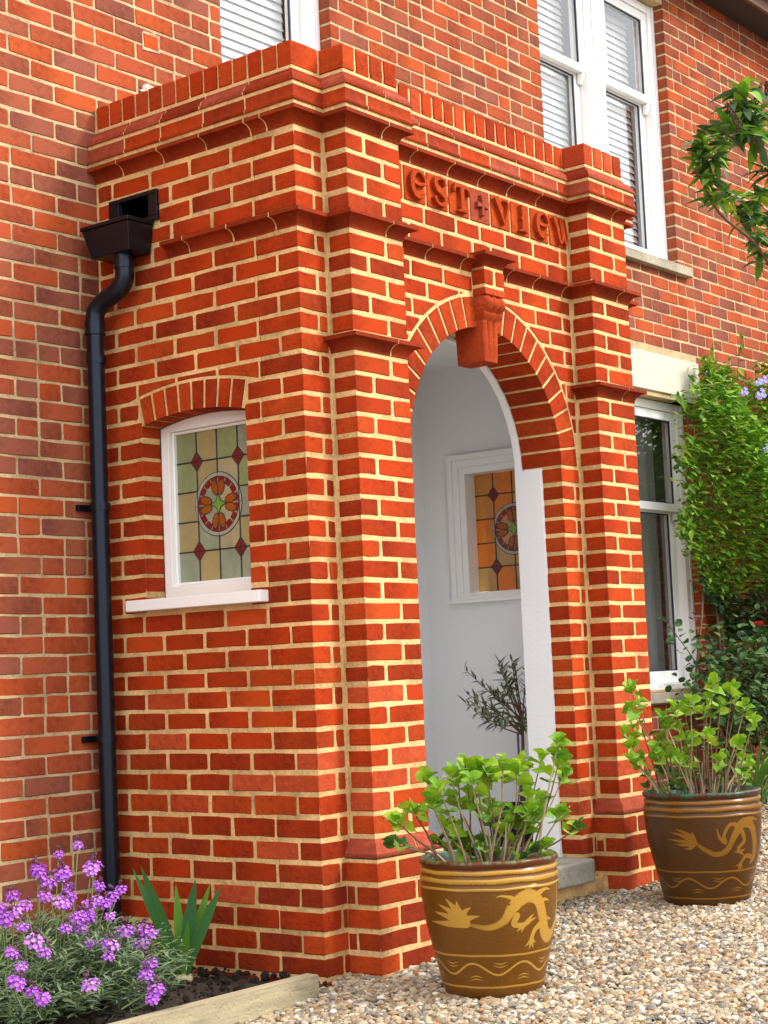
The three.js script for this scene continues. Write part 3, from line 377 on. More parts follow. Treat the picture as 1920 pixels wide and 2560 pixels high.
{
  const w = new THREE.Group(); w.name = 'window'; porch.add(w); w.userData.label = 'white arched-head leaded glass window in the left side wall';
  const s = new THREE.Shape(), h = WIN.h - 0.001, a = Math.asin(h / WIN.r); s.moveTo(WIN.z - h, WIN.y0); s.lineTo(WIN.z + h, WIN.y0); s.lineTo(WIN.z + h, WIN.s - 0.001); s.absarc(WIN.z, WIN.yc, WIN.r - 0.001, Math.PI / 2 - a, Math.PI / 2 + a, false);
  const hole = (m, y0, y1) => { const p = new THREE.Path(); p.moveTo(WIN.z - m, y0); p.lineTo(WIN.z + m, y0); p.lineTo(WIN.z + m, y1); p.lineTo(WIN.z - m, y1); return p; };
  s.holes.push(hole(0.228, 1.307, 1.908)); part('frame', ext(s, 0.05, 0.003, 2, 24).translate(0, 0, -0.152).applyMatrix4(SIDE), whitePaint, w);
  const s2 = new THREE.Shape(); s2.moveTo(WIN.z - 0.2275, 1.3075); s2.lineTo(WIN.z + 0.2275, 1.3075); s2.lineTo(WIN.z + 0.2275, 1.9075); s2.lineTo(WIN.z - 0.2275, 1.9075); s2.holes.push(hole(0.2165, 1.319, 1.897)); part('bead', ext(s2, 0.03, 0.003, 1).translate(0, 0, -0.148).applyMatrix4(SIDE), whitePaint, w);
  part('sill', box(-0.905, -0.205, 1.212, 1.256, -0.16, 0.048, 0.004).applyMatrix4(SIDE), whitePaint, w);
  leaded(w, SIDE.clone().multiply(T(WIN.z, 1.319, -0.132)), false);
  const v = new THREE.Group(); v.name = 'window'; porch.add(v); v.userData.label = 'amber leaded glass window with white architrave on the far inner wall';
  const IN = new THREE.Matrix4().makeBasis(V(0, 0, 1), V(0, 1, 0), V(-1, 0, 0)).setPosition(2.07, 0, 0);
  const fr = (o, i, t, b, z0, z1, bb2) => { const q = new THREE.Shape(); q.moveTo(WIN.z - o, b); q.lineTo(WIN.z + o, b); q.lineTo(WIN.z + o, t); q.lineTo(WIN.z - o, t); q.holes.push(hole(i, b + (o - i) * 0.5, t - (o - i))); return ext(q, z1 - z0, Math.min(bb2, 0.002), 2).translate(0, 0, z0); };
  part('architrave', merge([fr(0.312, 0.285, 1.967, 1.268, 0, 0.026, 0.004), fr(0.285, 0.25, 1.940, 1.275, 0, 0.018, 0.003), fr(0.25, 0.2165, 1.905, 1.284, -0.08, 0.011, 0.003)].map((g) => g.applyMatrix4(IN))), whitePaint, v);
  part('sill', box(WIN.z - 0.33, WIN.z + 0.33, 1.252, 1.270, -0.06, 0.034, 0.003).applyMatrix4(IN), whitePaint, v);
  leaded(v, IN.clone().multiply(T(WIN.z, 1.305, -0.07)), true);
}

/* ------------------------------------------------------------------ the house behind */
const HF = T(0, 0, -D), house = thing('brick_house', 'red brick house with white sash windows standing behind the porch', 'house');
const hb = new Masonry(houseTones), HP = 0.07465, HB = 1.060, hy = (n) => HB + n * HP;
const OPEN = [{ x0: 0.766, x1: 1.525, y0: 3.41, y1: 5.10 }, { x0: 3.388, x1: 4.88, y0: 3.41, y1: 5.12 }, { x0: 3.45, x1: 4.95, y0: 0.765, y1: 2.54 }];
const LINT = { x0: 3.36, x1: 5.05, y0: 2.54, y1: 2.803 };
for (let n = -18; n <= 56; n++) {
  const y0 = hy(n) + 0.0048, y1 = hy(n + 1) - 0.0048, odd = ((n % 2) + 2) % 2, holes = [];
  for (const o of [...OPEN, LINT]) if (y1 > o.y0 + 0.012 && y0 < o.y1 - 0.012) holes.push([o.x0, o.x1]);
  if (y1 < 2.88) holes.push([0.06, 2.27]);
  for (let x = (odd ? -0.429 : -0.321) - 0.225 * 8; x < 7.4; x += 0.225) {
    const half = R0() < 0.12, spans = half ? [[x + 0.0044, x + 0.1078], [x + 0.1168, x + 0.2206]] : [[x + 0.0044, x + 0.2206]];
    for (const [a, b] of spans) for (const [u, v] of cut(a, b, holes)) {
      const r = R0(), dirty = x < 0 && Math.abs(x) < 0.35 && y0 > 1.9 && y0 < 3.2 && R0() < 0.6;
      const tone = dirty ? houseTones[R0() < 0.5 ? 7 : 4] : r < 0.05 ? houseTones[7] : r < 0.14 ? houseTones[4] : pick(houseTones);
      hb.add(HF, u, v, y0, y1, -0.1025, 0, tone);
    }
  }
}
hb.seal(HF, (p) => p.x > 0.0 && p.x < 2.35 && p.y < 3.3 || p.x > 2.35 && p.x < 3.0 && p.y < 3.1);
hb.build(house, 'brick', 'brickwork');
{
  const s = new THREE.Shape(); s.moveTo(-3, -0.4); s.lineTo(8, -0.4); s.lineTo(8, 5.31); s.lineTo(-3, 5.31);
  for (const o of OPEN) { const p = new THREE.Path(), e = 0.0035; p.moveTo(o.x0 - e, o.y0); p.lineTo(o.x1 + e, o.y0); p.lineTo(o.x1 + e, o.y1); p.lineTo(o.x0 - e, o.y1); s.holes.push(p); }
  const porchDoor = new THREE.Path();
  part('mortar', ext(s, 0.22).translate(0, 0, -D - 0.2232), houseMortar, house);
  // stone lintel with a stopped chamfer, and sills
  const c = 0.03, L = LINT; part('lintel', merge([box(L.x0, L.x1, L.y0 + c, L.y1, -0.2, 0.012, 0.004).applyMatrix4(HF), prism([[L.x0, L.y0], [3.52, L.y0], [3.52 + c, L.y0 + c - 0.001], [4.80 - c, L.y0 + c - 0.001], [4.80, L.y0], [L.x1 - 0.03, L.y0], [L.x1 - 0.03, L.y0 + c + 0.004], [L.x0, L.y0 + c + 0.004]], -0.2, 0.0085, 0.002).applyMatrix4(HF), box(3.5, 4.82, L.y0 + c - 0.002, L.y0 + c + 0.004, -0.2, -0.02, 0.001).applyMatrix4(HF)]), paintedStone, house, 'cream painted stone lintel over the ground floor window');
  part('sill', box(3.29, 4.995, 3.345, 3.408, -0.2, 0.045, 0.006).applyMatrix4(HF), stone, house); part('sill', box(0.68, 1.61, 3.345, 3.408, -0.2, 0.045, 0.006).applyMatrix4(HF), stone, house); part('sill', box(3.36, 5.05, 0.69, 0.752, -0.2, 0.05, 0.006).applyMatrix4(HF), stone, house);
  const shadedWood = new THREE.MeshStandardMaterial({ color: lin(0.035, 0.026, 0.020), roughness: 0.7 }), brownPaint = new THREE.MeshStandardMaterial({ color: lin(0.16, 0.085, 0.05), roughness: 0.6 });  // soffit colour is darkened to hold the shade under the eaves
  part('soffit', box(-3, 8, 5.300, 5.32, -D, -0.822, 0.001), shadedWood, house); part('fascia', box(-3, 8, 5.285, 5.46, -0.821, -0.796, 0.002), brownPaint, house);
  const gs = new THREE.Shape(); gs.absarc(0, 0, 0.058, Math.PI, 2 * Math.PI, false); gs.lineTo(0.054, 0); gs.absarc(0, 0, 0.054, 2 * Math.PI, Math.PI, true); const gg = ext(gs, 11, 0, 1, 12); gg.rotateY(Math.PI / 2); gg.translate(-3, 5.42, -0.735); part('gutter', gg, whitePaint, house);
  const rf = box(-3.2, 8.2, 0, 0.05, -4, 0.1, 0.003); rf.rotateX(0.6); rf.translate(0, 5.47, -0.78); part('roof', rf, new THREE.MeshStandardMaterial({ color: lin(0.16, 0.06, 0.035), roughness: 0.9 }), house);
}
part('patch_mortar', box(0.279, 0.382, 3.577, 3.657, -0.03, 0.0022, 0.001, 0.004).applyMatrix4(HF), new THREE.MeshStandardMaterial({ color: lin(0.58, 0.48, 0.33), map: mm, roughness: 0.95 }), house);
part('patch_brick', box(0.288, 0.372, 3.586, 3.648, -0.03, 0.005, 0.003, 0.002).applyMatrix4(HF), brickMat(0.60, 0.085, 0.015), house, 'small bright orange brick set in pale mortar, a patch in the upstairs wall');
{ const R = rng(8), n = 26, p = []; for (let i = 0; i < n; i++) { const a = i / n * 6.283, k = rr(0.55, 1.25, R); p.push([0.300 + 0.046 * k * Math.cos(a), 3.405 + 0.028 * k * Math.sin(a)]); } part('mortar_smear', prism(p, -0.01, 0.009, 0.004).applyMatrix4(HF), new THREE.MeshStandardMaterial({ color: lin(0.62, 0.58, 0.52), map: mm, bumpMap: mb, bumpScale: 0.004, roughness: 0.95 }), house); }
const slatMat = new THREE.MeshStandardMaterial({ color: lin(0.80, 0.80, 0.79), roughness: 0.6 }), roomMat = new THREE.MeshStandardMaterial({ color: lin(0.12, 0.115, 0.11), roughness: 0.9, side: THREE.DoubleSide });
const linen = new THREE.MeshPhysicalMaterial({ color: lin(0.42, 0.42, 0.40), transmission: 0.3, thickness: 0, roughness: 0.95 });
function sash(o, { lights, rail, jl = 0.05, jr = 0.05, blind, label }) {
  const w = new THREE.Group(); w.name = 'window'; house.add(w); w.userData.label = label;
  const x0 = o.x0 - jl, x1 = o.x1 + jr, y0 = o.y0, y1 = o.y1 - 0.003, P = (n, list, m) => part(n, merge(list).applyMatrix4(HF), m, w), B = (...a) => box(...a), J = 0.115, M = 0.205, ST = 0.062;
  const frame = [B(x0, x0 + J, y0, y1, -0.19, -0.075, 0.004), B(x1 - J, x1, y0, y1, -0.19, -0.075, 0.004), B(x0 + J, x1 - J, y1 - 0.055, y1, -0.19, -0.078, 0.004), B(x0 + J, x1 - J, y0, y0 + 0.035, -0.19, -0.045, 0.004)];
  frame.push(B(x0 + 0.05, x0 + 0.075, y0 + 0.04, y1, -0.075, -0.066, 0.003), B(x1 - 0.075, x1 - 0.05, y0 + 0.04, y1, -0.075, -0.066, 0.003));
  const lw = (x1 - x0 - 2 * J - (lights - 1) * M) / lights, bars = [], gask = [];
  for (let i = 0; i < lights; i++) {
    const a = x0 + J + i * (lw + M), b = a + lw;
    if (i) frame.push(B(a - M, a, y0 + 0.035, y1 - 0.055, -0.19, -0.077, 0.004), B(a - M / 2 - 0.03, a - M / 2 + 0.03, y0 + 0.04, y1 - 0.06, -0.077, -0.068, 0.003));
    const u0 = rail - 0.005, u1 = y1 - 0.056, l0 = y0 + 0.036, l1 = rail + 0.03, zu = -0.09, zl = -0.135;
    part('sash', merge([B(a, a + ST, u0, u1, zu - 0.042, zu, 0.003), B(b - ST, b, u0, u1, zu - 0.042, zu, 0.003), B(a + ST, b - ST, u1 - 0.055, u1, zu - 0.042, zu, 0.003), B(a + ST, b - ST, u0, u0 + 0.05, zu - 0.042, zu, 0.003), ...[a, b - 0.04].map((x) => { const c = []; for (let k = 0; k < 8; k++) c.push(V(x + (k & 1 ? 0.04 : 0) + (k & 2 ? 0 : (x === a ? 0.004 : -0.004) * 0), k & 2 ? u0 - 0.001 : u0 - 0.065, k & 4 ? (k & 2 ? zu : zu - 0.022) : zu - 0.04)); return hexa(c, 0.004); })]).applyMatrix4(HF), whitePaint, w);
    part('sash', merge([B(a, a + ST, l0, l1, zl - 0.042, zl, 0.003), B(b - ST, b, l0, l1, zl - 0.042, zl, 0.003), B(a + ST, b - ST, l1 - 0.045, l1, zl - 0.042, zl, 0.003), B(a + ST, b - ST, l0, l0 + 0.075, zl - 0.042, zl, 0.003)]).applyMatrix4(HF), whitePaint, w);
    part('pane', B(a + ST - 0.004, b - ST + 0.004, u0 + 0.046, u1 - 0.051, zu - 0.021, zu - 0.019, 0.0003).applyMatrix4(HF), glass, w);
    part('pane', B(a + ST - 0.004, b - ST + 0.004, l0 + 0.071, l1 - 0.041, zl - 0.021, zl - 0.019, 0.0003).applyMatrix4(HF), glass, w);
    for (const [z, p, q] of [[zu, u0 + 0.05, u1 - 0.055], [zl, l0 + 0.075, l1 - 0.045]]) gask.push(B(b - ST - 0.006, b - ST - 0.0004, p, q, z - 0.018, z - 0.006, 0.001), B(a + ST + 0.0004, a + ST + 0.006, p, q, z - 0.018, z - 0.006, 0.001), B(a + ST + 0.006, b - ST - 0.006, q - 0.006, q - 0.0004, z - 0.018, z - 0.006, 0.001), B(a + ST + 0.006, b - ST - 0.006, p + 0.0004, p + 0.006, z - 0.018, z - 0.006, 0.001));
    if (blind) { const g = box(-(lw - 0.03) / 2, (lw - 0.03) / 2, -0.0011, 0.0011, -0.025, 0.025, 0.0006); for (let y = y0 + 0.06; y < y1 - 0.07; y += 0.0455) { const m = part('slat', g, slatMat, w); m.position.set((a + b) / 2, y, -D - 0.235); m.rotation.x = 1.2 + rr(-0.03, 0.03); } part('ladder_tape', merge([0.2, 0.8].map((t) => B(lerp(a, b, t) - 0.002, lerp(a, b, t) + 0.002, y0 + 0.05, y1 - 0.06, -0.262, -0.26, 0.0005))).applyMatrix4(HF), slatMat, w); }
    else { const pos = [], uv = [], idx = [], n = 60, fx0 = lerp(a, b, 0.42), fx1 = b + 0.04; for (let k = 0; k <= n; k++) { const t = k / n, x = lerp(fx0, fx1, t), z = -0.30 + 0.022 * Math.sin(t * 34) + 0.01 * Math.sin(t * 13); for (const y of [y0 + 0.02, y1 - 0.05]) { pos.push(x, y, z); uv.push(x, y); } } for (let k = 0; k < n; k++) { const q = k * 2; idx.push(q, q + 2, q + 1, q + 1, q + 2, q + 3); } part('curtain', bgeo(pos, null, uv, idx).applyMatrix4(HF), linen, w); }
  }
  P('frame', frame, whitePaint); P('gasket', gask, darkGasket);
  const rm = new THREE.BoxGeometry(x1 - x0 + 0.1, y1 - y0 + 0.3, 1.6); rm.translate((x0 + x1) / 2, (y0 + y1) / 2, -D - 0.2 - 0.8); const keep = []; for (let i = 0; i < rm.index.count; i++) if (!(i >= 24 && i < 30)) keep.push(rm.index.array[i]); rm.setIndex(keep); part('room_wall', rm, roomMat, w);
}
sash(OPEN[0], { lights: 1, rail: 4.47, blind: true, label: 'upstairs sash window above the left corner of the porch' });
sash(OPEN[1], { lights: 2, rail: 4.47, blind: true, label: 'upstairs double sash window with slatted blinds above the right end of the porch' });
sash(OPEN[2], { lights: 2, rail: 1.862, blind: false, label: 'ground floor double sash window behind the right pilaster' });

/* ------------------------------------------------------------------ ground, gravel, planting bed */
const gy = (x) => -0.128 + 0.042 * clamp(x, -4, 7);
{
  const n = 60, pos = [], uv = [], idx = [], xs = [], q = (t) => Math.sign(t) * (Math.abs(t) * 8 + Math.abs(t) ** 4 * 240); for (let i = 0; i <= n; i++) xs.push(q(i / n * 2 - 1));
  for (const z of xs) for (const x of xs) { pos.push(x, gy(x) - 0.006, z); uv.push(x, z); } for (let j = 0; j < n; j++) for (let i = 0; i < n; i++) { const a = j * (n + 1) + i; idx.push(a, a + n + 1, a + 1, a + 1, a + n + 1, a + n + 2); }
  const gmap = scaled(tex(512, (u, v) => { const s = nD(u, v), b = nB(u, v), k = 0.35 + 0.5 * s + 0.25 * (b - 0.5); return [k, k * 0.93, k * 0.84]; }), 3);
  structure('ground', bgeo(pos, null, uv, idx), new THREE.MeshStandardMaterial({ color: lin(0.42, 0.38, 0.33), map: gmap, bumpMap: mb, bumpScale: 0.01, roughness: 1 }));
}
{
  const R = rng(777), g = new THREE.IcosahedronGeometry(1, 1), p = g.attributes.position; const seen = {};
  for (let i = 0; i < p.count; i++) { const k = [p.getX(i), p.getY(i), p.getZ(i)].map((x) => x.toFixed(3)).join(); if (!seen[k]) seen[k] = 0.8 + 0.36 * R(); const s = seen[k]; p.setXYZ(i, p.getX(i) * s, p.getY(i) * s * 0.95, p.getZ(i) * s); }
  g.computeVertexNormals(); const cols = [[0.46, 0.37, 0.25], [0.58, 0.51, 0.41], [0.38, 0.26, 0.14], [0.24, 0.22, 0.20], [0.44, 0.31, 0.18], [0.68, 0.64, 0.56], [0.17, 0.165, 0.17], [0.50, 0.39, 0.24], [0.36, 0.19, 0.09], [0.52, 0.45, 0.34], [0.30, 0.23, 0.15], [0.42, 0.34, 0.24]];
  const spots = []; let guard = 0;
  const clear = (x, z) => !(z < 0.002 && x > 0 && x < BW) && !(z < PZ + 0.034 && (x > 0.13 && x < 0.52 || x > 1.81 && x < 2.2)) && !(x > 0.62 && x < 1.70 && z < 0.03) && !(x < -0.19 && z < 0.13) && !(x <= 0.005 && z < 0.06) && z > -1.05;
  while (spots.length < 150000 && guard++ < 500000) {   // closest packed where the drive meets the porch
    const x = -1.7 + 7.4 * R(), z = -1.0 + 4.2 * R(); if (!clear(x, z) || (x > 2.35 && z < -0.55)) continue;
    if (R() > clamp(1.15 - 0.16 * Math.hypot(x - 0.9, z - 0.8), 0.42, 1)) continue; spots.push([x, z]);
  }
  const im = new THREE.InstancedMesh(g, new THREE.MeshStandardMaterial({ color: 0xffffff, roughness: 0.75, bumpMap: mb, bumpScale: 0.001 }), spots.length), M = new THREE.Matrix4(), Q = new THREE.Quaternion(), E = new THREE.Euler(), C = new THREE.Color();
  spots.forEach(([x, z], i) => { const r = 0.0055 + 0.0095 * R() ** 1.8, e = 0.75 + 0.7 * R(), heap = Math.max(0, 0.02 - 0.06 * Math.max(0, z - PZ)) * (x > 0.9 ? 1 : 0.3); E.set(rr(-0.6, 0.6, R), R() * 6.3, rr(-0.6, 0.6, R)); Q.setFromEuler(E); M.compose(V(x, gy(x) + R() * 0.013 + heap * R(), z), Q, V(r * e, r * 0.68, r * (0.85 + 0.4 * R()))); im.setMatrixAt(i, M); const c = pick(cols, R), k = 0.75 + 0.45 * R(); im.setColorAt(i, C.setRGB(c[0] * k * 0.9, c[1] * k * 0.88, c[2] * k * 0.83)); });
  im.name = 'gravel'; im.castShadow = im.receiveShadow = true; tag(im, 'loose multicoloured gravel covering the ground in front of the porch', 'gravel', null, 'stuff'); scene.add(im);
}
{
  const R = rng(31), n = 110, pos = [], uv = [], idx = [], f = fbmTile(5, 7, 5); const m = 46;
  for (let j = 0; j <= m; j++) for (let i = 0; i <= n; i++) { const x = -2.6 + 2.6 * i / n, z = -D + 0.002 + (D + 0.075) * j / m; const near = sstep(-0.7, -0.1, z); pos.push(x, -0.122 + 0.055 * sstep(-0.05, -0.6, x) * 0.6 + 0.06 * (f(x * 0.9, z * 0.9) - 0.5) + 0.022 * (f(x * 3.1, z * 3.1 + 0.4) - 0.5) + near * -0.004, z); uv.push(x, z); }
  for (let j = 0; j < m; j++) for (let i = 0; i < n; i++) { const a = j * (n + 1) + i; idx.push(a, a + n + 1, a + 1, a + 1, a + n + 1, a + n + 2); }
  const sm = new THREE.MeshStandardMaterial({ color: lin(0.045, 0.028, 0.018), map: mm, bumpMap: mb, bumpScale: 0.012, roughness: 1 });
  structure('soil', bgeo(pos, null, uv, idx), sm);
  const g = new THREE.IcosahedronGeometry(1, 1), p = g.attributes.position, seen = {}; for (let i = 0; i < p.count; i++) { const k = [p.getX(i), p.getY(i), p.getZ(i)].map((x) => x.toFixed(3)).join(); if (!seen[k]) seen[k] = 0.7 + 0.55 * R(); p.setXYZ(i, p.getX(i) * seen[k], p.getY(i) * seen[k], p.getZ(i) * seen[k]); } g.computeVertexNormals();
  const N = 900, im = new THREE.InstancedMesh(g, sm, N), M = new THREE.Matrix4(), Q = new THREE.Quaternion(); for (let i = 0; i < N; i++) { const x = -1.5 * R() ** 1.4 - 0.01, z = -0.95 + 0.98 * R(), r = 0.004 + 0.014 * R() ** 4; Q.setFromEuler(new THREE.Euler(R() * 6, R() * 6, R() * 6)); M.compose(V(x, -0.115 + 0.045 * sstep(-0.05, -0.6, x) * 0.6 + 0.015 * R(), z), Q, V(r, r * 0.7, r)); im.setMatrixAt(i, M); }
  im.name = 'soil_clods'; im.castShadow = im.receiveShadow = true; tag(im, 'dark crumbled soil lumps in the planting bed', 'soil', null, 'stuff'); scene.add(im);
}
{ // timber edging
  const wood = new THREE.MeshStandardMaterial({ color: lin(0.46, 0.385, 0.25), map: (() => { const t = tex(512, (u, v) => { const g = nA(u * 0.5, v * 3) * 0.6 + nD(u * 0.5, v * 2) * 0.3, k = 0.42 + 0.75 * g - 0.30 * sstep(0.52, 0.72, nC(u, v)) - 0.2 * sstep(0.6, 0.75, nA(v, u)); return [k, k * 0.985, k * 0.93]; }); t.repeat.set(0.8, 2.2); return t; })(), bumpMap: mb, bumpScale: 0.003, roughness: 0.85 });
  const t = thing('timber_edging', 'pale timber board edging the planting bed beside the porch corner', 'board'); part('board', box(-2.7, -0.178, -0.26, -0.05, 0.068, 0.123, 0.004, 0.0015), wood, t);
}

/* ------------------------------------------------------------------ rainwater pipe with hopper and outlet */
{
  const g = thing('drainpipe', 'black plastic drainpipe with hopper running down the corner between house and porch', 'drainpipe', [-0.088, 0, -0.985]);
  const o = V(-0.088, 0, -0.985), at = (x, y, z) => V(x, y, z).sub(o);
  const pipe = tube([at(-0.090, 2.40, -0.985), at(-0.088, 1.2, -0.985), at(-0.080, -0.2, -0.985)], 0.0345, 0.0345, 10, 28); part('pipe', pipe, blackPvc, g);
  part('offset_bend', tube([at(-0.070, 2.63, -0.832), at(-0.070, 2.56, -0.832), at(-0.070, 2.50, -0.834), at(-0.073, 2.465, -0.858), at(-0.082, 2.425, -0.945), at(-0.088, 2.395, -0.978), at(-0.090, 2.36, -0.985), at(-0.090, 2.31, -0.985)], 0.037, 0.037, 34, 28), blackPvc, g);
  const ring = (y, x, z, r, h) => new THREE.CylinderGeometry(r, r, h, 28).translate(...at(x, y, z).toArray());
  part('socket', merge([ring(2.325, -0.090, -0.985, 0.041, 0.05), ring(2.555, -0.070, -0.832, 0.0405, 0.03)]), blackPvc, g);
  for (const y of [1.625, 0.735, 2.2]) part('bracket', merge([ring(y, -0.087, -0.985, 0.0395, 0.028), ...(y < 2 ? [box(-0.15, -0.07, y - 0.012, y + 0.012, -1.0585, -1.040, 0.002).translate(-o.x, 0, -o.z), box(-0.098, -0.076, y - 0.010, y + 0.010, -1.045, -1.01, 0.002).translate(-o.x, 0, -o.z)] : [])]), blackPvc, g);
  const c = [], top = [-0.137, -0.001, -0.998, -0.735], bot = [-0.118, -0.001, -0.966, -0.752]; for (let k = 0; k < 8; k++) { const q = k & 2 ? top : bot; c.push(at(k & 1 ? q[1] : q[0], k & 2 ? 2.706 : 2.594, k & 4 ? q[3] : q[2])); } const hop = hexa(c, 0.004);
  part('hopper', merge([hop, box(-0.142, -0.001, 2.706, 2.722, -1.003, -0.73, 0.003).translate(-o.x, 0, -o.z)]), blackPvc, g);
  const fr = [[-0.975, -0.703, 2.722, 2.742], [-0.975, -0.703, 2.828, 2.845], [-0.975, -0.917, 2.742, 2.828], [-0.752, -0.703, 2.742, 2.828]].map(([a, b, p, q]) => box(-0.012, 0.02, p, q, a, b, 0.002)); for (const [a, b] of [[-0.919, -0.914], [-0.755, -0.750]]) fr.push(box(0.0, 0.13, 2.738, 2.83, a, b, 0.001)); fr.push(box(0.0, 0.13, 2.735, 2.741, -0.92, -0.75, 0.001), box(0.0, 0.13, 2.829, 2.834, -0.92, -0.75, 0.001), box(0.125, 0.13, 2.735, 2.834, -0.92, -0.75, 0.001));
  part('outlet', merge(fr).translate(-o.x, 0, -o.z), blackPvc, g);
}

/* ------------------------------------------------------------------ glazed pots: brown glaze with a dragon painted in gold slip */
const potSkin = (variant) => {
  const W = 2048, H = 640, c = document.createElement('canvas'); c.width = W; c.height = H; const x = c.getContext('2d'), cir = 1.44, hh = 0.45, R = rng(9 + variant);
  const X = (s) => (s / cir + 0.5) * W, Y = (y) => H - y / hh * H;
  x.fillStyle = variant ? 'rgb(94,60,10)' : 'rgb(118,76,14)'; x.fillRect(0, 0, W, H);
  for (let i = 0; i < 2600; i++) { x.fillStyle = `rgba(${R() < 0.5 ? '70,40,4' : '168,112,34'},${0.03 + 0.05 * R()})`; const w = 4 + 26 * R(); x.fillRect(R() * W, R() * H, w * 0.4, w * 1.6); }
  const gold = (a = 1) => variant ? `rgba(166,124,44,${a})` : `rgba(196,158,82,${a})`;
  const blob = (s, y, r) => { x.beginPath(); x.ellipse(X(s), Y(y), r / cir * W, r / hh * H, 0, 0, 7); x.fill(); };
  const taper = (pts, w) => { const cv = new THREE.CatmullRomCurve3(pts.map((p) => V(p[0], p[1], 0))), n = 90; for (let i = 0; i <= n; i++) { const t = i / n, p = cv.getPoint(t), f = t * (w.length - 1), k = Math.min(w.length - 2, Math.floor(f)); blob(p.x, p.y, lerp(w[k], w[k + 1], f - k) / 2 * (w.length > 3 || w[0] > 0.009 ? 1.12 : 1)); } };
  const band = (y, w, amp) => { x.fillStyle = gold(0.92); for (let i = 0; i < W; i += 2) { const s = i / W * 6.283, yy = y + amp * (Math.sin(s * 5 + y * 40) + 0.5 * Math.sin(s * 13)); x.fillRect(i, Y(yy + w / 2), 3, w / hh * H * (0.85 + 0.3 * R())); } };
  band(0.414, 0.012, 0.0006); band(0.388, 0.014, 0.0006); band(0.362, 0.008, 0.0006); band(0.150, 0.0065, 0.0008); band(0.047, 0.006, 0.0007);
  const wave = []; for (let i = 0; i <= 200; i++) wave.push([(i / 200 - 0.5) * cir, 0.106 + 0.019 * Math.sin(i / 200 * Math.PI * 2 * 7 + 0.9 + variant)]); x.fillStyle = gold(0.9); for (let i = 0; i < 200; i++) for (let k = 0; k < 4; k++) blob(lerp(wave[i][0], wave[i + 1][0], k / 4), lerp(wave[i][1], wave[i + 1][1], k / 4), 0.0036);
  for (let i = 0; i < 14; i++) { const s = (i / 14 - 0.5) * cir + 0.03, y = i % 2 ? 0.128 : 0.078; for (const d of [0, -0.010]) taper([[s - 0.03, y + d], [s, y + d - (i % 2 ? 0.006 : -0.006)], [s + 0.03, y + d]], [0.001, 0.0042, 0.001]); }
  for (const o of [0, -0.72, 0.72]) {           // the dragon, once on each side of the pot
    x.fillStyle = gold(0.55); const P = (L) => L.map(([s, y]) => [(s - 0.05) * 1.12 + 0.05 + o, (y - 0.255) * 1.06 + 0.255]);
    if (!variant) {
      taper(P([[-0.06, 0.252], [0.0, 0.243], [0.045, 0.262], [0.075, 0.305], [0.115, 0.330], [0.155, 0.318], [0.180, 0.270], [0.200, 0.215], [0.235, 0.195], [0.275, 0.225], [0.285, 0.285], [0.275, 0.345]]), [0.010, 0.018, 0.022, 0.034, 0.040, 0.036, 0.036, 0.040, 0.044, 0.036, 0.024, 0.020, 0.012]);
      for (const [a, b] of [[0.075, 0.03], [0.055, 0.055], [0.03, 0.075], [0.0, 0.068], [-0.035, 0.05], [0.088, -0.005], [-0.055, 0.022]]) taper(P([[-0.072, 0.256], [-0.072 - a * 0.5 - 0.02, 0.256 + b * 0.62], [-0.078 - a * 1.25 - 0.03 * (b > 0 ? 0.6 : 1), 0.258 + b * 0.95]]), [0.026, 0.018, 0.002]);
      taper(P([[0.085, 0.30], [0.075, 0.325], [0.04, 0.337], [0.025, 0.334]]), [0.02, 0.014, 0.006, 0.002]); taper(P([[0.16, 0.335], [0.19, 0.345], [0.215, 0.340]]), [0.016, 0.009, 0.002]);
      taper(P([[0.085, 0.275], [0.075, 0.250], [0.105, 0.245], [0.125, 0.250]]), [0.02, 0.016, 0.014, 0.010]); for (const [a, b] of [[0.145, 0.275], [0.155, 0.262], [0.10, 0.222], [0.085, 0.226]]) taper(P([[0.112, 0.247], [(0.112 + a) / 2, (0.25 + b) / 2], [a, b]]), [0.013, 0.009, 0.001]);
      taper(P([[0.205, 0.235], [0.175, 0.240], [0.150, 0.222], [0.140, 0.196]]), [0.018, 0.018, 0.016, 0.014]); for (const [a, b] of [[0.118, 0.178], [0.135, 0.168], [0.152, 0.170], [0.160, 0.186]]) taper(P([[0.142, 0.200], [(0.142 + a) / 2, (0.196 + b) / 2], [a, b]]), [0.012, 0.008, 0.001]);
      for (const [s, y] of [[0.135, 0.357], [0.175, 0.31], [0.195, 0.25]]) taper(P([[s - 0.02, y - 0.01], [s + 0.012, y + 0.003], [s + 0.035, y - 0.004]]), [0.012, 0.01, 0.001]);
      x.fillStyle = 'rgba(120,74,26,1)'; blob(0.062 + o, 0.313, 0.004); taper(P([[0.238, 0.252], [0.25, 0.24], [0.258, 0.262]]), [0.012, 0.018, 0.01]);
    } else {
      taper(P([[-0.05, 0.262], [-0.02, 0.238], [0.02, 0.220], [0.06, 0.232], [0.095, 0.290], [0.125, 0.325], [0.165, 0.318], [0.195, 0.262], [0.205, 0.20], [0.185, 0.178]]), [0.010, 0.016, 0.018, 0.020, 0.024, 0.034, 0.034, 0.032, 0.032, 0.028, 0.012]);
      for (const [a, b] of [[0.085, 0.045], [0.10, 0.012], [0.07, -0.01], [0.03, 0.05], [0.0, 0.045], [0.03, -0.03], [0.06, 0.06]]) taper(P([[-0.055, 0.262], [-0.058 - a * 0.45, 0.262 + b * 0.6], [-0.062 - a, 0.266 + b * 0.8]]), [0.020, 0.011, 0.0015]);
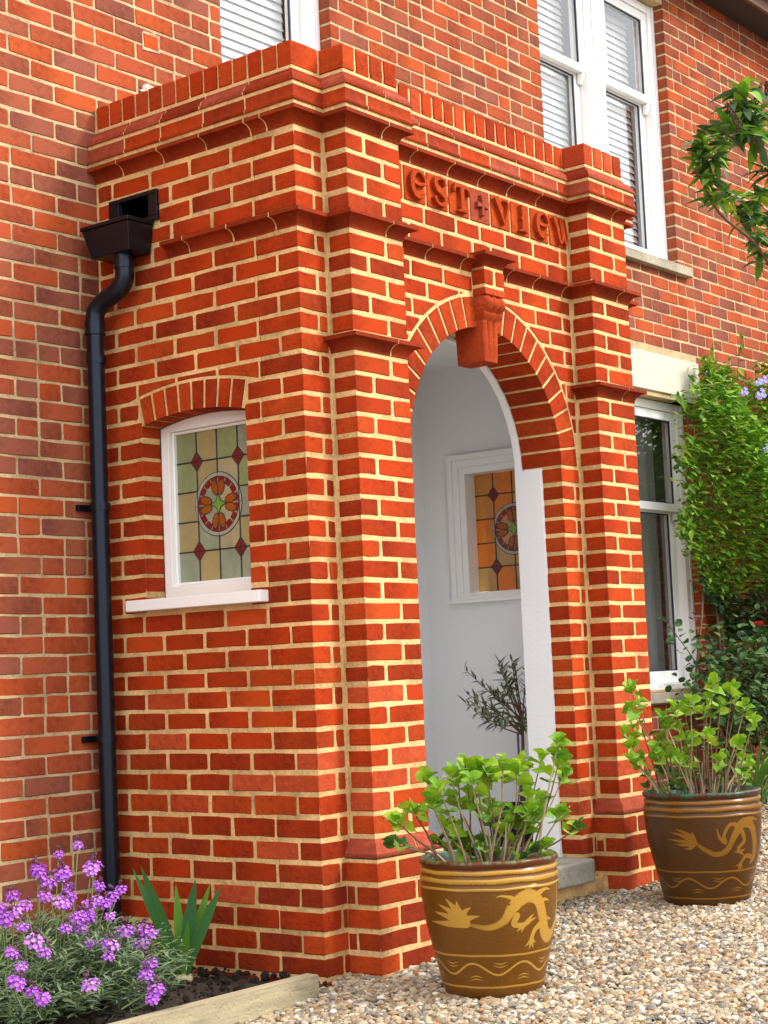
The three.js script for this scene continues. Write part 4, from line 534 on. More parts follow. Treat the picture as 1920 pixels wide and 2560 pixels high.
      taper(P([[0.115, 0.315], [0.075, 0.325], [0.05, 0.285], [0.055, 0.262], [0.035, 0.278], [0.025, 0.312]]), [0.016, 0.013, 0.013, 0.014, 0.011, 0.004]); taper(P([[0.15, 0.338], [0.185, 0.338], [0.21, 0.328]]), [0.018, 0.01, 0.001]);
      taper(P([[0.125, 0.295], [0.135, 0.262], [0.110, 0.236], [0.120, 0.222]]), [0.016, 0.014, 0.013, 0.011]); for (const [a, b] of [[0.09, 0.225], [0.14, 0.208], [0.145, 0.232], [0.10, 0.245]]) taper(P([[0.118, 0.224], [(0.118 + a) / 2, (0.224 + b) / 2], [a, b]]), [0.010, 0.007, 0.001]);
      taper(P([[0.185, 0.20], [0.150, 0.205], [0.125, 0.180]]), [0.016, 0.015, 0.010]); for (const [a, b] of [[0.10, 0.172], [0.112, 0.150], [0.130, 0.148], [0.142, 0.16]]) taper(P([[0.125, 0.182], [(0.125 + a) / 2, (0.178 + b) / 2], [a, b]]), [0.009, 0.006, 0.001]);
    }
    x.fillStyle = gold(0.5); for (const [a, b] of [[0.07, 0.05], [0.09, 0.01], [0.085, -0.03], [0.06, -0.06]]) taper(P([[-0.36, 0.23], [-0.36 + a * 0.6, 0.23 + b * 0.5 - 0.01], [-0.36 + a * 1.2, 0.23 + b - 0.02]]), [0.012, 0.009, 0.001]);
  }
  x.fillStyle = 'rgba(98,50,20,1)'; x.fillRect(0, 0, W, Y(0.424));
  for (let i = 0; i < 70; i++) { const u = R() * W, d = (variant ? 5 + 26 * R() ** 2 : 3 + 6 * R()); x.fillStyle = `rgba(${variant ? '40,118,120' : '96,142,120'},${variant ? 0.9 : 0.5})`; x.fillRect(u, 0, 6 + 26 * R(), Y(0.445) + d); }
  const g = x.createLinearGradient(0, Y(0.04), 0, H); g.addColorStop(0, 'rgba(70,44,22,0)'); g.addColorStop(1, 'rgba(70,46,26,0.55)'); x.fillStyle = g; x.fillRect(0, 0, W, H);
  const t = new THREE.CanvasTexture(c); t.colorSpace = THREE.SRGBColorSpace; t.wrapS = THREE.RepeatWrapping; return t;
};
const PROF = [[0.150, 0], [0.157, 0.006], [0.166, 0.03], [0.176, 0.075], [0.190, 0.13], [0.205, 0.19], [0.218, 0.25], [0.2265, 0.31], [0.2295, 0.352], [0.2295, 0.357], [0.2325, 0.360], [0.2325, 0.364], [0.2285, 0.368], [0.2275, 0.378], [0.2315, 0.383], [0.2315, 0.392], [0.2265, 0.397], [0.2255, 0.405], [0.2295, 0.410], [0.2290, 0.418], [0.2235, 0.422], [0.2235, 0.426], [0.2320, 0.434], [0.2330, 0.444], [0.2290, 0.4495], [0.2210, 0.4505]];
function latheFacing(prof, seg = 96, wob = 0.0012, R = rng(3)) {
  const pos = [], uv = [], idx = [], n = prof.length, ph = R() * 6; for (let i = 0; i <= seg; i++) { const t = i / seg, a = (t - 0.5) * 2 * Math.PI; prof.forEach(([r, y]) => { const w = r + wob * Math.sin(a * 2 + ph + y * 9) + wob * 0.5 * Math.sin(a * 7 + y * 23), yy = y + (y > 0.35 ? wob * 0.8 * Math.sin(a * 9 + y * 60) : 0); pos.push(w * Math.sin(a), yy, w * Math.cos(a)); uv.push(t, y / 0.45); }); }
  for (let i = 0; i < seg; i++) for (let j = 0; j < n - 1; j++) { const a = i * n + j; idx.push(a, a + n, a + 1, a + 1, a + n, a + n + 1); } return bgeo(pos, null, uv, idx);
}
const compost = new THREE.MeshStandardMaterial({ color: lin(0.06, 0.04, 0.028), map: mm, bumpMap: mb, bumpScale: 0.01, roughness: 1 });
const TOCAM = Math.atan2(-0.816, 0.577);
const potAt = [[0.15, gy(0.15) - 0.004, 0.60, 1.0], [1.80, gy(1.80) - 0.012, 0.525, 1.045]];
potAt.forEach(([x, y, z, s], i) => {
  const p = thing('glazed_pot', i ? 'brown glazed dragon pot with dripping blue rim, standing before the right pilaster' : 'brown glazed pot with gold dragon and pale green inner rim, nearest the camera', 'plant pot', [x, y, z], TOCAM); p.scale.setScalar(s);
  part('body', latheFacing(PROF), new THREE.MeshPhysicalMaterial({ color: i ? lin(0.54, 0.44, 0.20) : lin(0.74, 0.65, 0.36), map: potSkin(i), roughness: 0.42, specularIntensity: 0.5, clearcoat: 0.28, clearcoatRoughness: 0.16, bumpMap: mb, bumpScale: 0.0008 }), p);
  part('rim', latheFacing([[0.2215, 0.4502], [0.2180, 0.4490], [0.2130, 0.442], [0.2100, 0.42], [0.2090, 0.38]], 72), new THREE.MeshPhysicalMaterial({ color: i ? lin(0.07, 0.20, 0.20) : lin(0.20, 0.36, 0.28), roughness: 0.3, clearcoat: 0.6, map: scaled(stainMap, 1) }), p, 'blue-green glazed inside of the rim');
  const sp = [], su = [], si = [], R = rng(70 + i); for (let j = 0; j <= 8; j++) for (let k = 0; k < 32; k++) { const r = 0.212 * j / 8, a = k / 32 * 6.2832; sp.push(r * Math.cos(a), 0.40 + 0.018 * R() * (j < 8 ? 1 : 0), r * Math.sin(a)); su.push(r * Math.cos(a), r * Math.sin(a)); } for (let j = 0; j < 8; j++) for (let k = 0; k < 32; k++) { const a = j * 32 + k, b = j * 32 + (k + 1) % 32; si.push(a, b, a + 32, b, b + 32, a + 32); } part('soil', bgeo(sp, null, su, si), compost, p);
});

/* ------------------------------------------------------------------ leaves and plants */
function leafGeo(len, wid, { fold = 0.15, droop = 0.15, n = 5, serr = 0, tip = 1.6, base = 0.75, wave = 0 } = {}, R = R0) {   // along +z, upper side +y
  const pos = [], uv = [], idx = []; for (let i = 0; i <= n; i++) { const t = i / n, w = wid / 2 * Math.pow(Math.sin(Math.PI * Math.pow(t, base)), 1 / tip) * (1 + (serr && i % 2 ? serr : 0)) + (i === 0 ? wid * 0.03 : 0), y = -droop * len * t * t, z = len * t * (1 - droop * 0.12 * t); for (const s of [-1, -0.5, 0, 0.5, 1]) { pos.push(s * w, y + fold * w * Math.abs(s) * 1.2 + wave * wid * Math.sin(t * 9 + s * 2) * Math.abs(s), z - (serr && i % 2 ? 0 : 0.02 * len * Math.abs(s) * serr)); uv.push(0.5 + s * 0.5, t); } }
  for (let i = 0; i < n; i++) for (let k = 0; k < 4; k++) { const a = i * 5 + k; idx.push(a, a + 5, a + 1, a + 1, a + 5, a + 6); } return bgeo(pos, null, uv, idx);
}
const leafTex = tex(128, (u, v) => { const m = Math.abs(u - 0.5), vein = Math.max(sstep(0.03, 0.0, m), 0.6 * sstep(0.16, 0.0, Math.abs(((v * 7 + m * 5) % 1) - 0.5))), k = 0.82 + 0.18 * (nA(u, v) - 0.5) * 2; return [k + 0.12 * vein, k + 0.10 * vein, k * 0.9 + 0.06 * vein]; });
const leafMat = (r, g, b, t = 0.38, rough = 0.55) => new THREE.MeshPhysicalMaterial({ color: lin(r, g, b), map: leafTex, transmission: t, thickness: 0, roughness: Math.max(rough, 0.72), specularIntensity: 0.5 });
const orient = (dir, up = V(0, 1, 0), roll = 0) => { const z = dir.clone().normalize(); let x = new THREE.Vector3().crossVectors(up, z); if (x.lengthSq() < 1e-5) x = V(1, 0, 0); x.normalize(); const y = new THREE.Vector3().crossVectors(z, x), q = new THREE.Quaternion().setFromRotationMatrix(new THREE.Matrix4().makeBasis(x, y, z)); return q.multiply(new THREE.Quaternion().setFromAxisAngle(V(0, 0, 1), roll)); };
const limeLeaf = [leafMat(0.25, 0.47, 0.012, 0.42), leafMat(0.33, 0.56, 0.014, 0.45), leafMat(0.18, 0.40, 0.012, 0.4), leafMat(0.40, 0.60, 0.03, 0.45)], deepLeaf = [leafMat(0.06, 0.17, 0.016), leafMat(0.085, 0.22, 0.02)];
const bark = new THREE.MeshStandardMaterial({ color: lin(0.34, 0.22, 0.13), map: scaled(brickMap, 6), roughness: 0.9 }), darkBark = new THREE.MeshStandardMaterial({ color: lin(0.20, 0.10, 0.06), map: scaled(brickMap, 6), roughness: 0.9 }), paleBark = new THREE.MeshStandardMaterial({ color: lin(0.50, 0.37, 0.22), map: scaled(brickMap, 6), roughness: 0.9 });
const camSide = V(0.6217, 0, 0.7833), camInto = V(0.7833, 0, -0.6217);
function addLeaf(parent, geo, mat, at, dir, roll, s = 1, name = 'leaf') { const m = part(name, geo, mat, parent); m.position.copy(at); m.quaternion.copy(orient(dir, V(0, 1, 0), roll)); m.scale.setScalar(s); return m; }
/* hydrangeas: woody stems that carry rosettes of broad toothed leaves; each entry is [right, up] in metres from the rim's middle */
const HG = Array.from({ length: 5 }, (_, i) => leafGeo(0.062, 0.054, { fold: 0.34 + 0.05 * i, droop: -0.12 + 0.12 * i, n: 7, serr: 0.09, wave: 0.06, tip: 2.1, base: 0.85 }, R0));
function hydrangea(pot, spots, label, seed, scale, denseLow) {
  const [px, py, pz, s] = potAt[pot], R = rng(seed), g = thing('hydrangea', label, 'shrub', [px, py + 0.41 * s, pz]);
  spots.forEach(([r, u], i) => {
    const into = rr(-0.16, 0.16, R), tip = camSide.clone().multiplyScalar(r).addScaledVector(camInto, into).add(V(0, u, 0)), b0 = camSide.clone().multiplyScalar(clamp(r * 0.5, -0.13, 0.13) + rr(-0.04, 0.04, R)).addScaledVector(camInto, clamp(into * 0.6, -0.1, 0.1)), mid = b0.clone().lerp(tip, 0.55).add(V(rr(-0.015, 0.015, R), 0.03 * Math.abs(r), rr(-0.015, 0.015, R)));
    part('stem', tube([b0, b0.clone().lerp(mid, 0.5).add(V(0, 0.012, 0)), mid, tip], 0.0052 * (0.7 + 0.5 * R()), 0.0022, 7, 6), R() < 0.3 ? paleBark : R() < 0.5 ? darkBark : bark, g);
    const dir = tip.clone().sub(mid).normalize(), n = u < 0.06 ? 4 : 5 + Math.floor(3 * R());
    for (let k = 0; k < n; k++) {
      const a = k * 2.4 + R() * 0.5, inner = k / n, tilt = lerp(0.15, 1.35, inner) + rr(-0.5, 0.35, R), d = V(Math.cos(a), 0, Math.sin(a)).multiplyScalar(Math.cos(tilt)).addScaledVector(V(0, 1, 0).lerp(dir, 0.4).normalize(), Math.sin(tilt) * 0.9);
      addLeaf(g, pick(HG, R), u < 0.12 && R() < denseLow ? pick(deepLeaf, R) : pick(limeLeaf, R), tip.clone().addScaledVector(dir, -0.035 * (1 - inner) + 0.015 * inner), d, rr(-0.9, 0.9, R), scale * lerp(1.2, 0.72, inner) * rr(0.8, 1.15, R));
    }
    if (R() < 0.45) { const p = mid.clone().lerp(tip, 0.3 * R()); for (const q of [0, Math.PI]) { const a = R() * 6 + q; addLeaf(g, pick(HG, R), R() < 0.5 ? pick(deepLeaf, R) : limeLeaf[2], p, V(Math.cos(a), 0.3, Math.sin(a)), rr(-0.3, 0.3, R), scale * rr(0.5, 0.85, R)); } }
  });
  for (let i = 0; i < 16; i++) { const a = R() * 6.3, r = 0.15 * R(), h = 0.05 + 0.14 * R(), p = V(r * Math.cos(a), -0.01, r * Math.sin(a)), q = p.clone().add(V(0.5 * r * Math.cos(a) + rr(-0.02, 0.02, R), h, 0.5 * r * Math.sin(a) + rr(-0.02, 0.02, R))); part('stem', tube([p, p.clone().lerp(q, 0.5).add(V(0.006, 0, 0)), q], 0.004, 0.0025, 4, 6), R() < 0.6 ? paleBark : bark, g); }
  return g;
}
hydrangea(0, [[-0.313, 0.074], [-0.298, 0.168], [-0.247, 0.203], [-0.184, 0.23], [-0.191, 0.301], [-0.157, 0.275], [-0.113, 0.31], [-0.082, 0.288], [-0.061, 0.342], [-0.028, 0.319], [-0.05, 0.293], [0.003, 0.333], [0.021, 0.31], [0.057, 0.346], [0.07, 0.297], [0.106, 0.315], [0.135, 0.328], [-0.041, 0.226], [-0.104, 0.221], [-0.144, 0.141], [-0.108, 0.114], [-0.082, 0.074], [-0.019, 0.087], [0.008, 0.194], [0.034, 0.181], [0.088, 0.177], [0.133, 0.181], [0.146, 0.235], [0.168, 0.159], [0.199, 0.194], [0.24, 0.17], [0.204, 0.337], [0.248, 0.395], [0.255, 0.346], [0.271, 0.288], [0.302, 0.114], [0.182, 0.065], [0.101, 0.029], [-0.068, 0.038], [-0.162, 0.074], [0.124, 0.132], [0.061, 0.132]], 'lime green leafy hydrangea growing in the nearer dragon pot', 41, 0.88, 0.5);
hydrangea(1, [[-0.257, 0.471], [-0.25, 0.411], [-0.295, 0.389], [-0.257, 0.303], [-0.298, 0.277], [-0.295, 0.232], [-0.304, 0.183], [-0.246, 0.146], [-0.205, 0.048], [-0.1, 0.378], [-0.156, 0.351], [-0.152, 0.318], [-0.051, 0.408], [-0.025, 0.374], [-0.078, 0.295], [-0.138, 0.25], [-0.205, 0.224], [-0.194, 0.194], [-0.152, 0.202], [-0.115, 0.183], [-0.029, 0.258], [0.02, 0.269], [0.053, 0.262], [0.038, 0.363], [0.083, 0.404], [0.102, 0.378], [0.162, 0.449], [0.184, 0.396], [0.211, 0.37], [0.207, 0.321], [0.143, 0.232], [0.184, 0.157], [0.229, 0.127], [0.151, 0.108], [0.038, 0.056], [-0.123, 0.067], [-0.167, 0.119], [-0.078, 0.157], [-0.025, 0.179], [0.113, 0.157], [0.132, 0.071], [0.218, 0.082], [0.087, 0.475], [0.001, 0.112], [0.065, 0.164]], 'green hydrangea with bare woody stems in the farther dragon pot', 57, 0.82, 0.6);

/* iris fan in the bed */
{
  const mats = [leafMat(0.055, 0.20, 0.045, 0.3), leafMat(0.14, 0.36, 0.03, 0.35), leafMat(0.04, 0.16, 0.05, 0.25)], g = thing('iris', 'fan of upright sword shaped iris leaves against the porch wall', 'plant', [-0.222, -0.105, -0.472]);
  const blade = (r, u, into, w, len, mat, bend = 0) => { const tip = camSide.clone().multiplyScalar(r).addScaledVector(camInto, into).add(V(0, u * 1.08, 0)), n = 9, pos = [], uv = [], idx = [], d = tip.clone().normalize(), side = camSide.clone().addScaledVector(d, -camSide.dot(d)).normalize().applyAxisAngle(d, into * 4), nn = new THREE.Vector3().crossVectors(d, side); for (let i = 0; i <= n; i++) { const t = i / n, ww = w / 2 * Math.min(1, 0.55 + t * 1.2) * (t > 0.55 ? 1 - ((t - 0.55) / 0.45) ** 1.7 : 1), p = tip.clone().multiplyScalar(t).add(camSide.clone().multiplyScalar(r > 0 ? -0.05 * Math.sin(Math.PI * t) * r : 0)).add(V(0, -bend * t * t, 0)); for (const [s, h] of [[-1, 0], [0, 0.004 * (1 - t)], [1, 0]]) { const q = p.clone().addScaledVector(side, s * ww).addScaledVector(nn, h); pos.push(q.x, q.y, q.z); uv.push(0.5 + s * 0.18, t * 0.1); } } for (let i = 0; i < n; i++) for (let k = 0; k < 2; k++) { const a = i * 3 + k; idx.push(a, a + 3, a + 1, a + 1, a + 3, a + 4); } part('leaf', bgeo(pos, null, uv, idx), mat, g); };
  const M = mats; blade(-0.175, 0.365, 0.03, 0.03, 1, M[0]); blade(-0.165, 0.325, 0.07, 0.022, 1, M[2]); blade(-0.135, 0.375, -0.03, 0.046, 1, M[0]); blade(-0.02, 0.305, 0.02, 0.036, 1, M[1]); blade(0.055, 0.325, -0.02, 0.046, 1, M[2]); blade(0.10, 0.30, 0.05, 0.034, 1, M[1]); blade(0.148, 0.30, -0.03, 0.040, 1, M[0]); blade(0.12, 0.235, 0.06, 0.014, 1, M[2]); blade(-0.22, 0.26, -0.1, 0.034, 1, M[2], 0.06); blade(0.03, 0.2, -0.06, 0.03, 1, M[1]); blade(-0.09, 0.16, -0.08, 0.03, 1, M[1]);
  const rh = new THREE.SphereGeometry(0.03, 10, 8).scale(1.3, 0.7, 1); part('rhizome', rh, paleBark, g);
}
/* purple wallflower: a mound of narrow grey-green leaves under many flower heads */
{
  const R = rng(222), g = thing('purple_wallflower', 'bushy grey-green wallflower covered in purple flower heads, left of the drainpipe foot', 'flowering plant', [-0.95, -0.1, -0.41]), O = g.position;
  const gm = [lin(0.085, 0.15, 0.055), lin(0.12, 0.19, 0.08), lin(0.06, 0.115, 0.045), lin(0.155, 0.215, 0.115), lin(0.14, 0.20, 0.05)];
  const lg = leafGeo(0.052, 0.0085, { fold: 0.3, droop: 0.22, n: 3, tip: 1.2 }), fm = new THREE.MeshPhysicalMaterial({ color: 0xffffff, roughness: 0.8, transmission: 0.22, thickness: 0 }), N = 15000, im = new THREE.InstancedMesh(lg, fm, N), M = new THREE.Matrix4(); let c = 0;
  const shoots = []; while (shoots.length < 470) { const x = rr(-0.62, 0.50, R), z = rr(-0.44, 0.46, R), q = (x / 0.56) ** 2 + (z / 0.47) ** 2; if (q > 1) continue; const h = 0.27 * Math.sqrt(1 - q * 0.85) * rr(0.45, 1.06, R) + 0.05; shoots.push([x, h, z]); }
  for (const [x, h, z] of shoots) { const tip = V(x, h, z), dir = V(x * 0.9, 0.30, z * 0.9).normalize(); for (let k = 0; k < 31 && c < N; k++) { const back = k / 31 * 0.17, a = k * 2.4, d = V(Math.cos(a), 0, Math.sin(a)).multiplyScalar(0.85).addScaledVector(dir, 0.75 - 0.5 * k / 31); M.compose(tip.clone().addScaledVector(dir, -back).add(V(rr(-0.012, 0.012, R), rr(-0.012, 0.012, R), rr(-0.012, 0.012, R))), orient(d, V(0, 1, 0), rr(-0.6, 0.6, R)), V(1, 1, 1).multiplyScalar(rr(0.6, 1.2, R) * (k < 5 ? 0.6 : 1))); im.setMatrixAt(c, M); im.setColorAt(c++, pick(gm, R)); } }
  im.count = c; im.name = 'foliage'; im.castShadow = im.receiveShadow = true; im.userData.kind = 'stuff'; g.add(im);
  const stemMat = new THREE.MeshStandardMaterial({ color: lin(0.16, 0.22, 0.07), roughness: 0.8 });
  for (let i = 0; i < 40; i++) { const [x, h, z] = shoots[i * 7]; part('stem', tube([V(x * 0.25, 0, z * 0.25), V(x * 0.6, h * 0.5, z * 0.6), V(x, h, z)], 0.005, 0.002, 6, 5), stemMat, g); }
  const petal = [new THREE.MeshPhysicalMaterial({ color: lin(0.50, 0.13, 0.70), roughness: 0.7, transmission: 0.25, thickness: 0 }), new THREE.MeshPhysicalMaterial({ color: lin(0.62, 0.24, 0.80), roughness: 0.7, transmission: 0.25, thickness: 0 }), new THREE.MeshPhysicalMaterial({ color: lin(0.40, 0.085, 0.60), roughness: 0.7, transmission: 0.25, thickness: 0 })], budMat = new THREE.MeshStandardMaterial({ color: lin(0.10, 0.03, 0.07), roughness: 0.8 });
  const pg = leafGeo(0.0095, 0.0088, { fold: 0.05, droop: 0.25, n: 3, tip: 2.6, base: 1.5 });
  const floret = (L, p, n) => { const q0 = orient(n, Math.abs(n.y) > 0.9 ? V(1, 0, 0) : V(0, 1, 0)); for (let k = 0; k < 4; k++) { const q = q0.clone().multiply(new THREE.Quaternion().setFromAxisAngle(V(0, 0, 1), k * Math.PI / 2 + 0.3)).multiply(new THREE.Quaternion().setFromAxisAngle(V(1, 0, 0), -1.25)); L.push(pg.clone().applyMatrix4(new THREE.Matrix4().compose(p, q, V(1, 1, 1)))); } };
  const heads = Array.from({ length: 5 }, () => { const L = []; const n = 20; for (let i = 0; i < n; i++) { const t = i / n, a = i * 2.4, r = 0.021 * Math.sin(0.5 + 2.1 * t) * rr(0.75, 1.15, R), nn = V(Math.cos(a) * (1 - t * 0.7), 0.25 + t, Math.sin(a) * (1 - t * 0.7)).normalize(); floret(L, V(Math.cos(a) * r, -0.015 + 0.027 * t, Math.sin(a) * r), nn); } return merge(L); });
  const buds = merge(Array.from({ length: 7 }, (_, i) => new THREE.SphereGeometry(0.0032, 5, 4).scale(1, 1.6, 1).translate(Math.cos(i * 2.4) * 0.006, 0.026 + 0.004 * (i % 3), Math.sin(i * 2.4) * 0.006)));
  const SP = [[-0.64, 0.4, -0.52], [-0.77, 0.39, -0.52], [-0.9, 0.36, -0.47], [-0.87, 0.34, -0.45], [-0.79, 0.34, -0.46], [-0.8, 0.32, -0.43], [-0.85, 0.31, -0.41], [-0.77, 0.32, -0.43], [-0.81, 0.29, -0.38], [-0.61, 0.34, -0.49], [-0.65, 0.32, -0.45], [-0.66, 0.29, -0.41], [-0.68, 0.28, -0.39], [-0.93, 0.29, -0.36], [-0.87, 0.28, -0.35], [-0.9, 0.26, -0.32], [-0.9, 0.25, -0.3], [-1.1, 0.3, -0.34], [-1.08, 0.28, -0.31], [-1.15, 0.27, -0.29], [-1.1, 0.26, -0.28], [-1.17, 0.25, -0.26], [-0.61, 0.26, -0.37], [-0.65, 0.24, -0.34], [-0.78, 0.24, -0.32], [-0.71, 0.24, -0.34], [-0.73, 0.23, -0.31], [-0.8, 0.22, -0.28], [-0.84, 0.21, -0.26], [-0.85, 0.22, -0.27], [-0.74, 0.2, -0.26], [-0.91, 0.21, -0.24], [-0.92, 0.19, -0.21], [-0.75, 0.16, -0.2], [-1.14, 0.22, -0.2], [-1.12, 0.19, -0.17], [-0.99, 0.19, -0.2], [-0.68, 0.15, -0.2], [-0.94, 0.14, -0.13], [-0.87, 0.14, -0.14], [-0.85, 0.13, -0.13], [-0.92, 0.11, -0.09], [-0.74, 0.12, -0.14], [-1.28, 0.18, -0.11], [-1.14, 0.15, -0.09], [-1.3, 0.15, -0.04], [-0.77, 0.07, -0.06], [-1.38, 0.13, 0.01], [-1.36, 0.11, 0.04], [-1.35, 0.09, 0.06], [-1.1, 0.07, 0.03], [-1.31, 0.06, 0.06], [-0.84, 0.05, 0.0], [-0.88, 0.01, 0.06], [-0.91, -0.01, 0.06], [-0.67, 0.14, -0.19]];
  SP.forEach(([wx, wy, wz], i) => {       // heads spread over the mound, the upper ones on tall stems towards the wall
    const p = V(wx + rr(-0.02, 0.02, R), wy + rr(-0.008, 0.008, R), wz + rr(-0.02, 0.02, R)).sub(O), s = rr(0.72, 1.2, R);
    const h = part('flower_head', pick(heads, R), petal[i % 5 === 0 ? 1 : i % 7 === 0 ? 2 : 0], g); h.position.copy(p); h.rotation.set(rr(-0.4, 0.4, R), R() * 6, rr(-0.4, 0.4, R)); h.scale.setScalar(s);
    part('bud', buds, budMat, h);
    const foot = V(p.x * 0.8 + rr(-0.05, 0.05, R), Math.min(0.12, p.y * 0.5), p.z * 0.8); part('stem', tube([foot, foot.clone().lerp(p, 0.5).add(V(rr(-0.015, 0.015, R), 0, rr(-0.015, 0.015, R))), p], 0.0028, 0.0018, 5, 5), stemMat, g);
  });
}
/* olive in a dark pot inside the porch */
{
  const R = rng(313), pot = thing('black_pot', 'plain black pot inside the porch doorway holding the olive', 'plant pot', [1.80, 0.105, -0.37]); part('body', latheFacing([[0.10, 0], [0.115, 0.01], [0.145, 0.20], [0.150, 0.205], [0.150, 0.225], [0.142, 0.228], [0.138, 0.18]], 40, 0.0003), blackPvc, pot); part('soil', new THREE.CylinderGeometry(0.14, 0.14, 0.01, 24).translate(0, 0.19, 0), compost, pot);
  const g = thing('olive_tree', 'small potted olive with narrow grey leaves beside the white doorway lining', 'olive tree', [1.80, 0.29, -0.37]);
  part('trunk', tube([V(0.02, 0, 0), V(0.025, 0.15, 0), V(0.03, 0.30, 0.004), V(0.04, 0.42, 0)], 0.009, 0.007, 10, 8), darkBark, g);
  const st = thing('plant_stake', 'slim dark blue stake tied beside the olive trunk', 'stake', [1.785, 0.29, -0.36]); part('cane', new THREE.CylinderGeometry(0.0052, 0.0052, 0.36, 8).translate(0, 0.18, 0), new THREE.MeshStandardMaterial({ color: lin(0.04, 0.04, 0.11), roughness: 0.5 }), st); part('tie', new THREE.TorusGeometry(0.014, 0.006, 6, 14).rotateX(Math.PI / 2).translate(0.008, 0.175, 0), new THREE.MeshStandardMaterial({ color: lin(0.01, 0.08, 0.34), roughness: 0.5 }), st);
  const om = [leafMat(0.10, 0.15, 0.07, 0.15), leafMat(0.16, 0.19, 0.085, 0.15), leafMat(0.07, 0.11, 0.06, 0.15), leafMat(0.26, 0.30, 0.20, 0.15)], og = [leafGeo(0.050, 0.011, { fold: 0.2, droop: 0.12, n: 4, tip: 1.3 }), leafGeo(0.040, 0.0095, { fold: 0.2, droop: 0.2, n: 4, tip: 1.3 })];
  for (let i = 0; i < 22; i++) { const r = rr(-0.24, 0.16, R), u = i < 5 ? rr(0.36, 0.50, R) : rr(0.42, 0.68, R), tip = camSide.clone().multiplyScalar(r).addScaledVector(camInto, rr(-0.10, 0.02, R)).add(V(0, u, 0)), b = V(0.035, 0.34 + 0.09 * R(), 0.002), mid = b.clone().lerp(tip, 0.5).add(V(0, rr(-0.02, 0.03, R), 0)); part('branch', tube([b, mid, tip], 0.0042, 0.0014, 8, 5), darkBark, g); const cv = new THREE.CatmullRomCurve3([b, mid, tip]); for (let k = 0; k < 16; k++) { const t = 0.42 + 0.58 * k / 15, p = cv.getPoint(t), d = cv.getTangent(t), a = k * 1.57 + R(); const s = new THREE.Vector3().crossVectors(d, V(0, 1, 0)).normalize(), w = new THREE.Vector3().crossVectors(d, s); addLeaf(g, pick(og, R), pick(om, R), p, d.clone().multiplyScalar(0.8).addScaledVector(s, Math.cos(a)).addScaledVector(w, Math.sin(a)), rr(-0.6, 0.6, R), rr(0.9, 1.4, R)); } }
}
/* climber on the wall right of the ground floor window */
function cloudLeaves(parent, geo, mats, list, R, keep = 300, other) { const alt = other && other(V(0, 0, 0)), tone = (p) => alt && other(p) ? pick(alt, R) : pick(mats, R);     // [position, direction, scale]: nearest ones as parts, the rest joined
  list.sort((a, b) => a[0].distanceTo(camera.position) / a[2] - b[0].distanceTo(camera.position) / b[2]);
  list.slice(0, keep).forEach(([p, d, s]) => addLeaf(parent, pick(geo, R), tone(p), p.clone().sub(parent.position), d, rr(-0.7, 0.7, R), s));
  const rest = list.slice(keep); if (!rest.length) return; const im = new THREE.InstancedMesh(geo[0], leafMat(1, 1, 1, 0.3), rest.length), M = new THREE.Matrix4(); rest.forEach(([p, d, s], i) => { M.compose(p.clone().sub(parent.position), orient(d, V(0, 1, 0), rr(-0.7, 0.7, R)), V(s, s, s)); im.setMatrixAt(i, M); im.setColorAt(i, tone(p).color); }); im.name = 'foliage'; im.castShadow = im.receiveShadow = true; im.userData.kind = 'stuff'; parent.add(im);
}
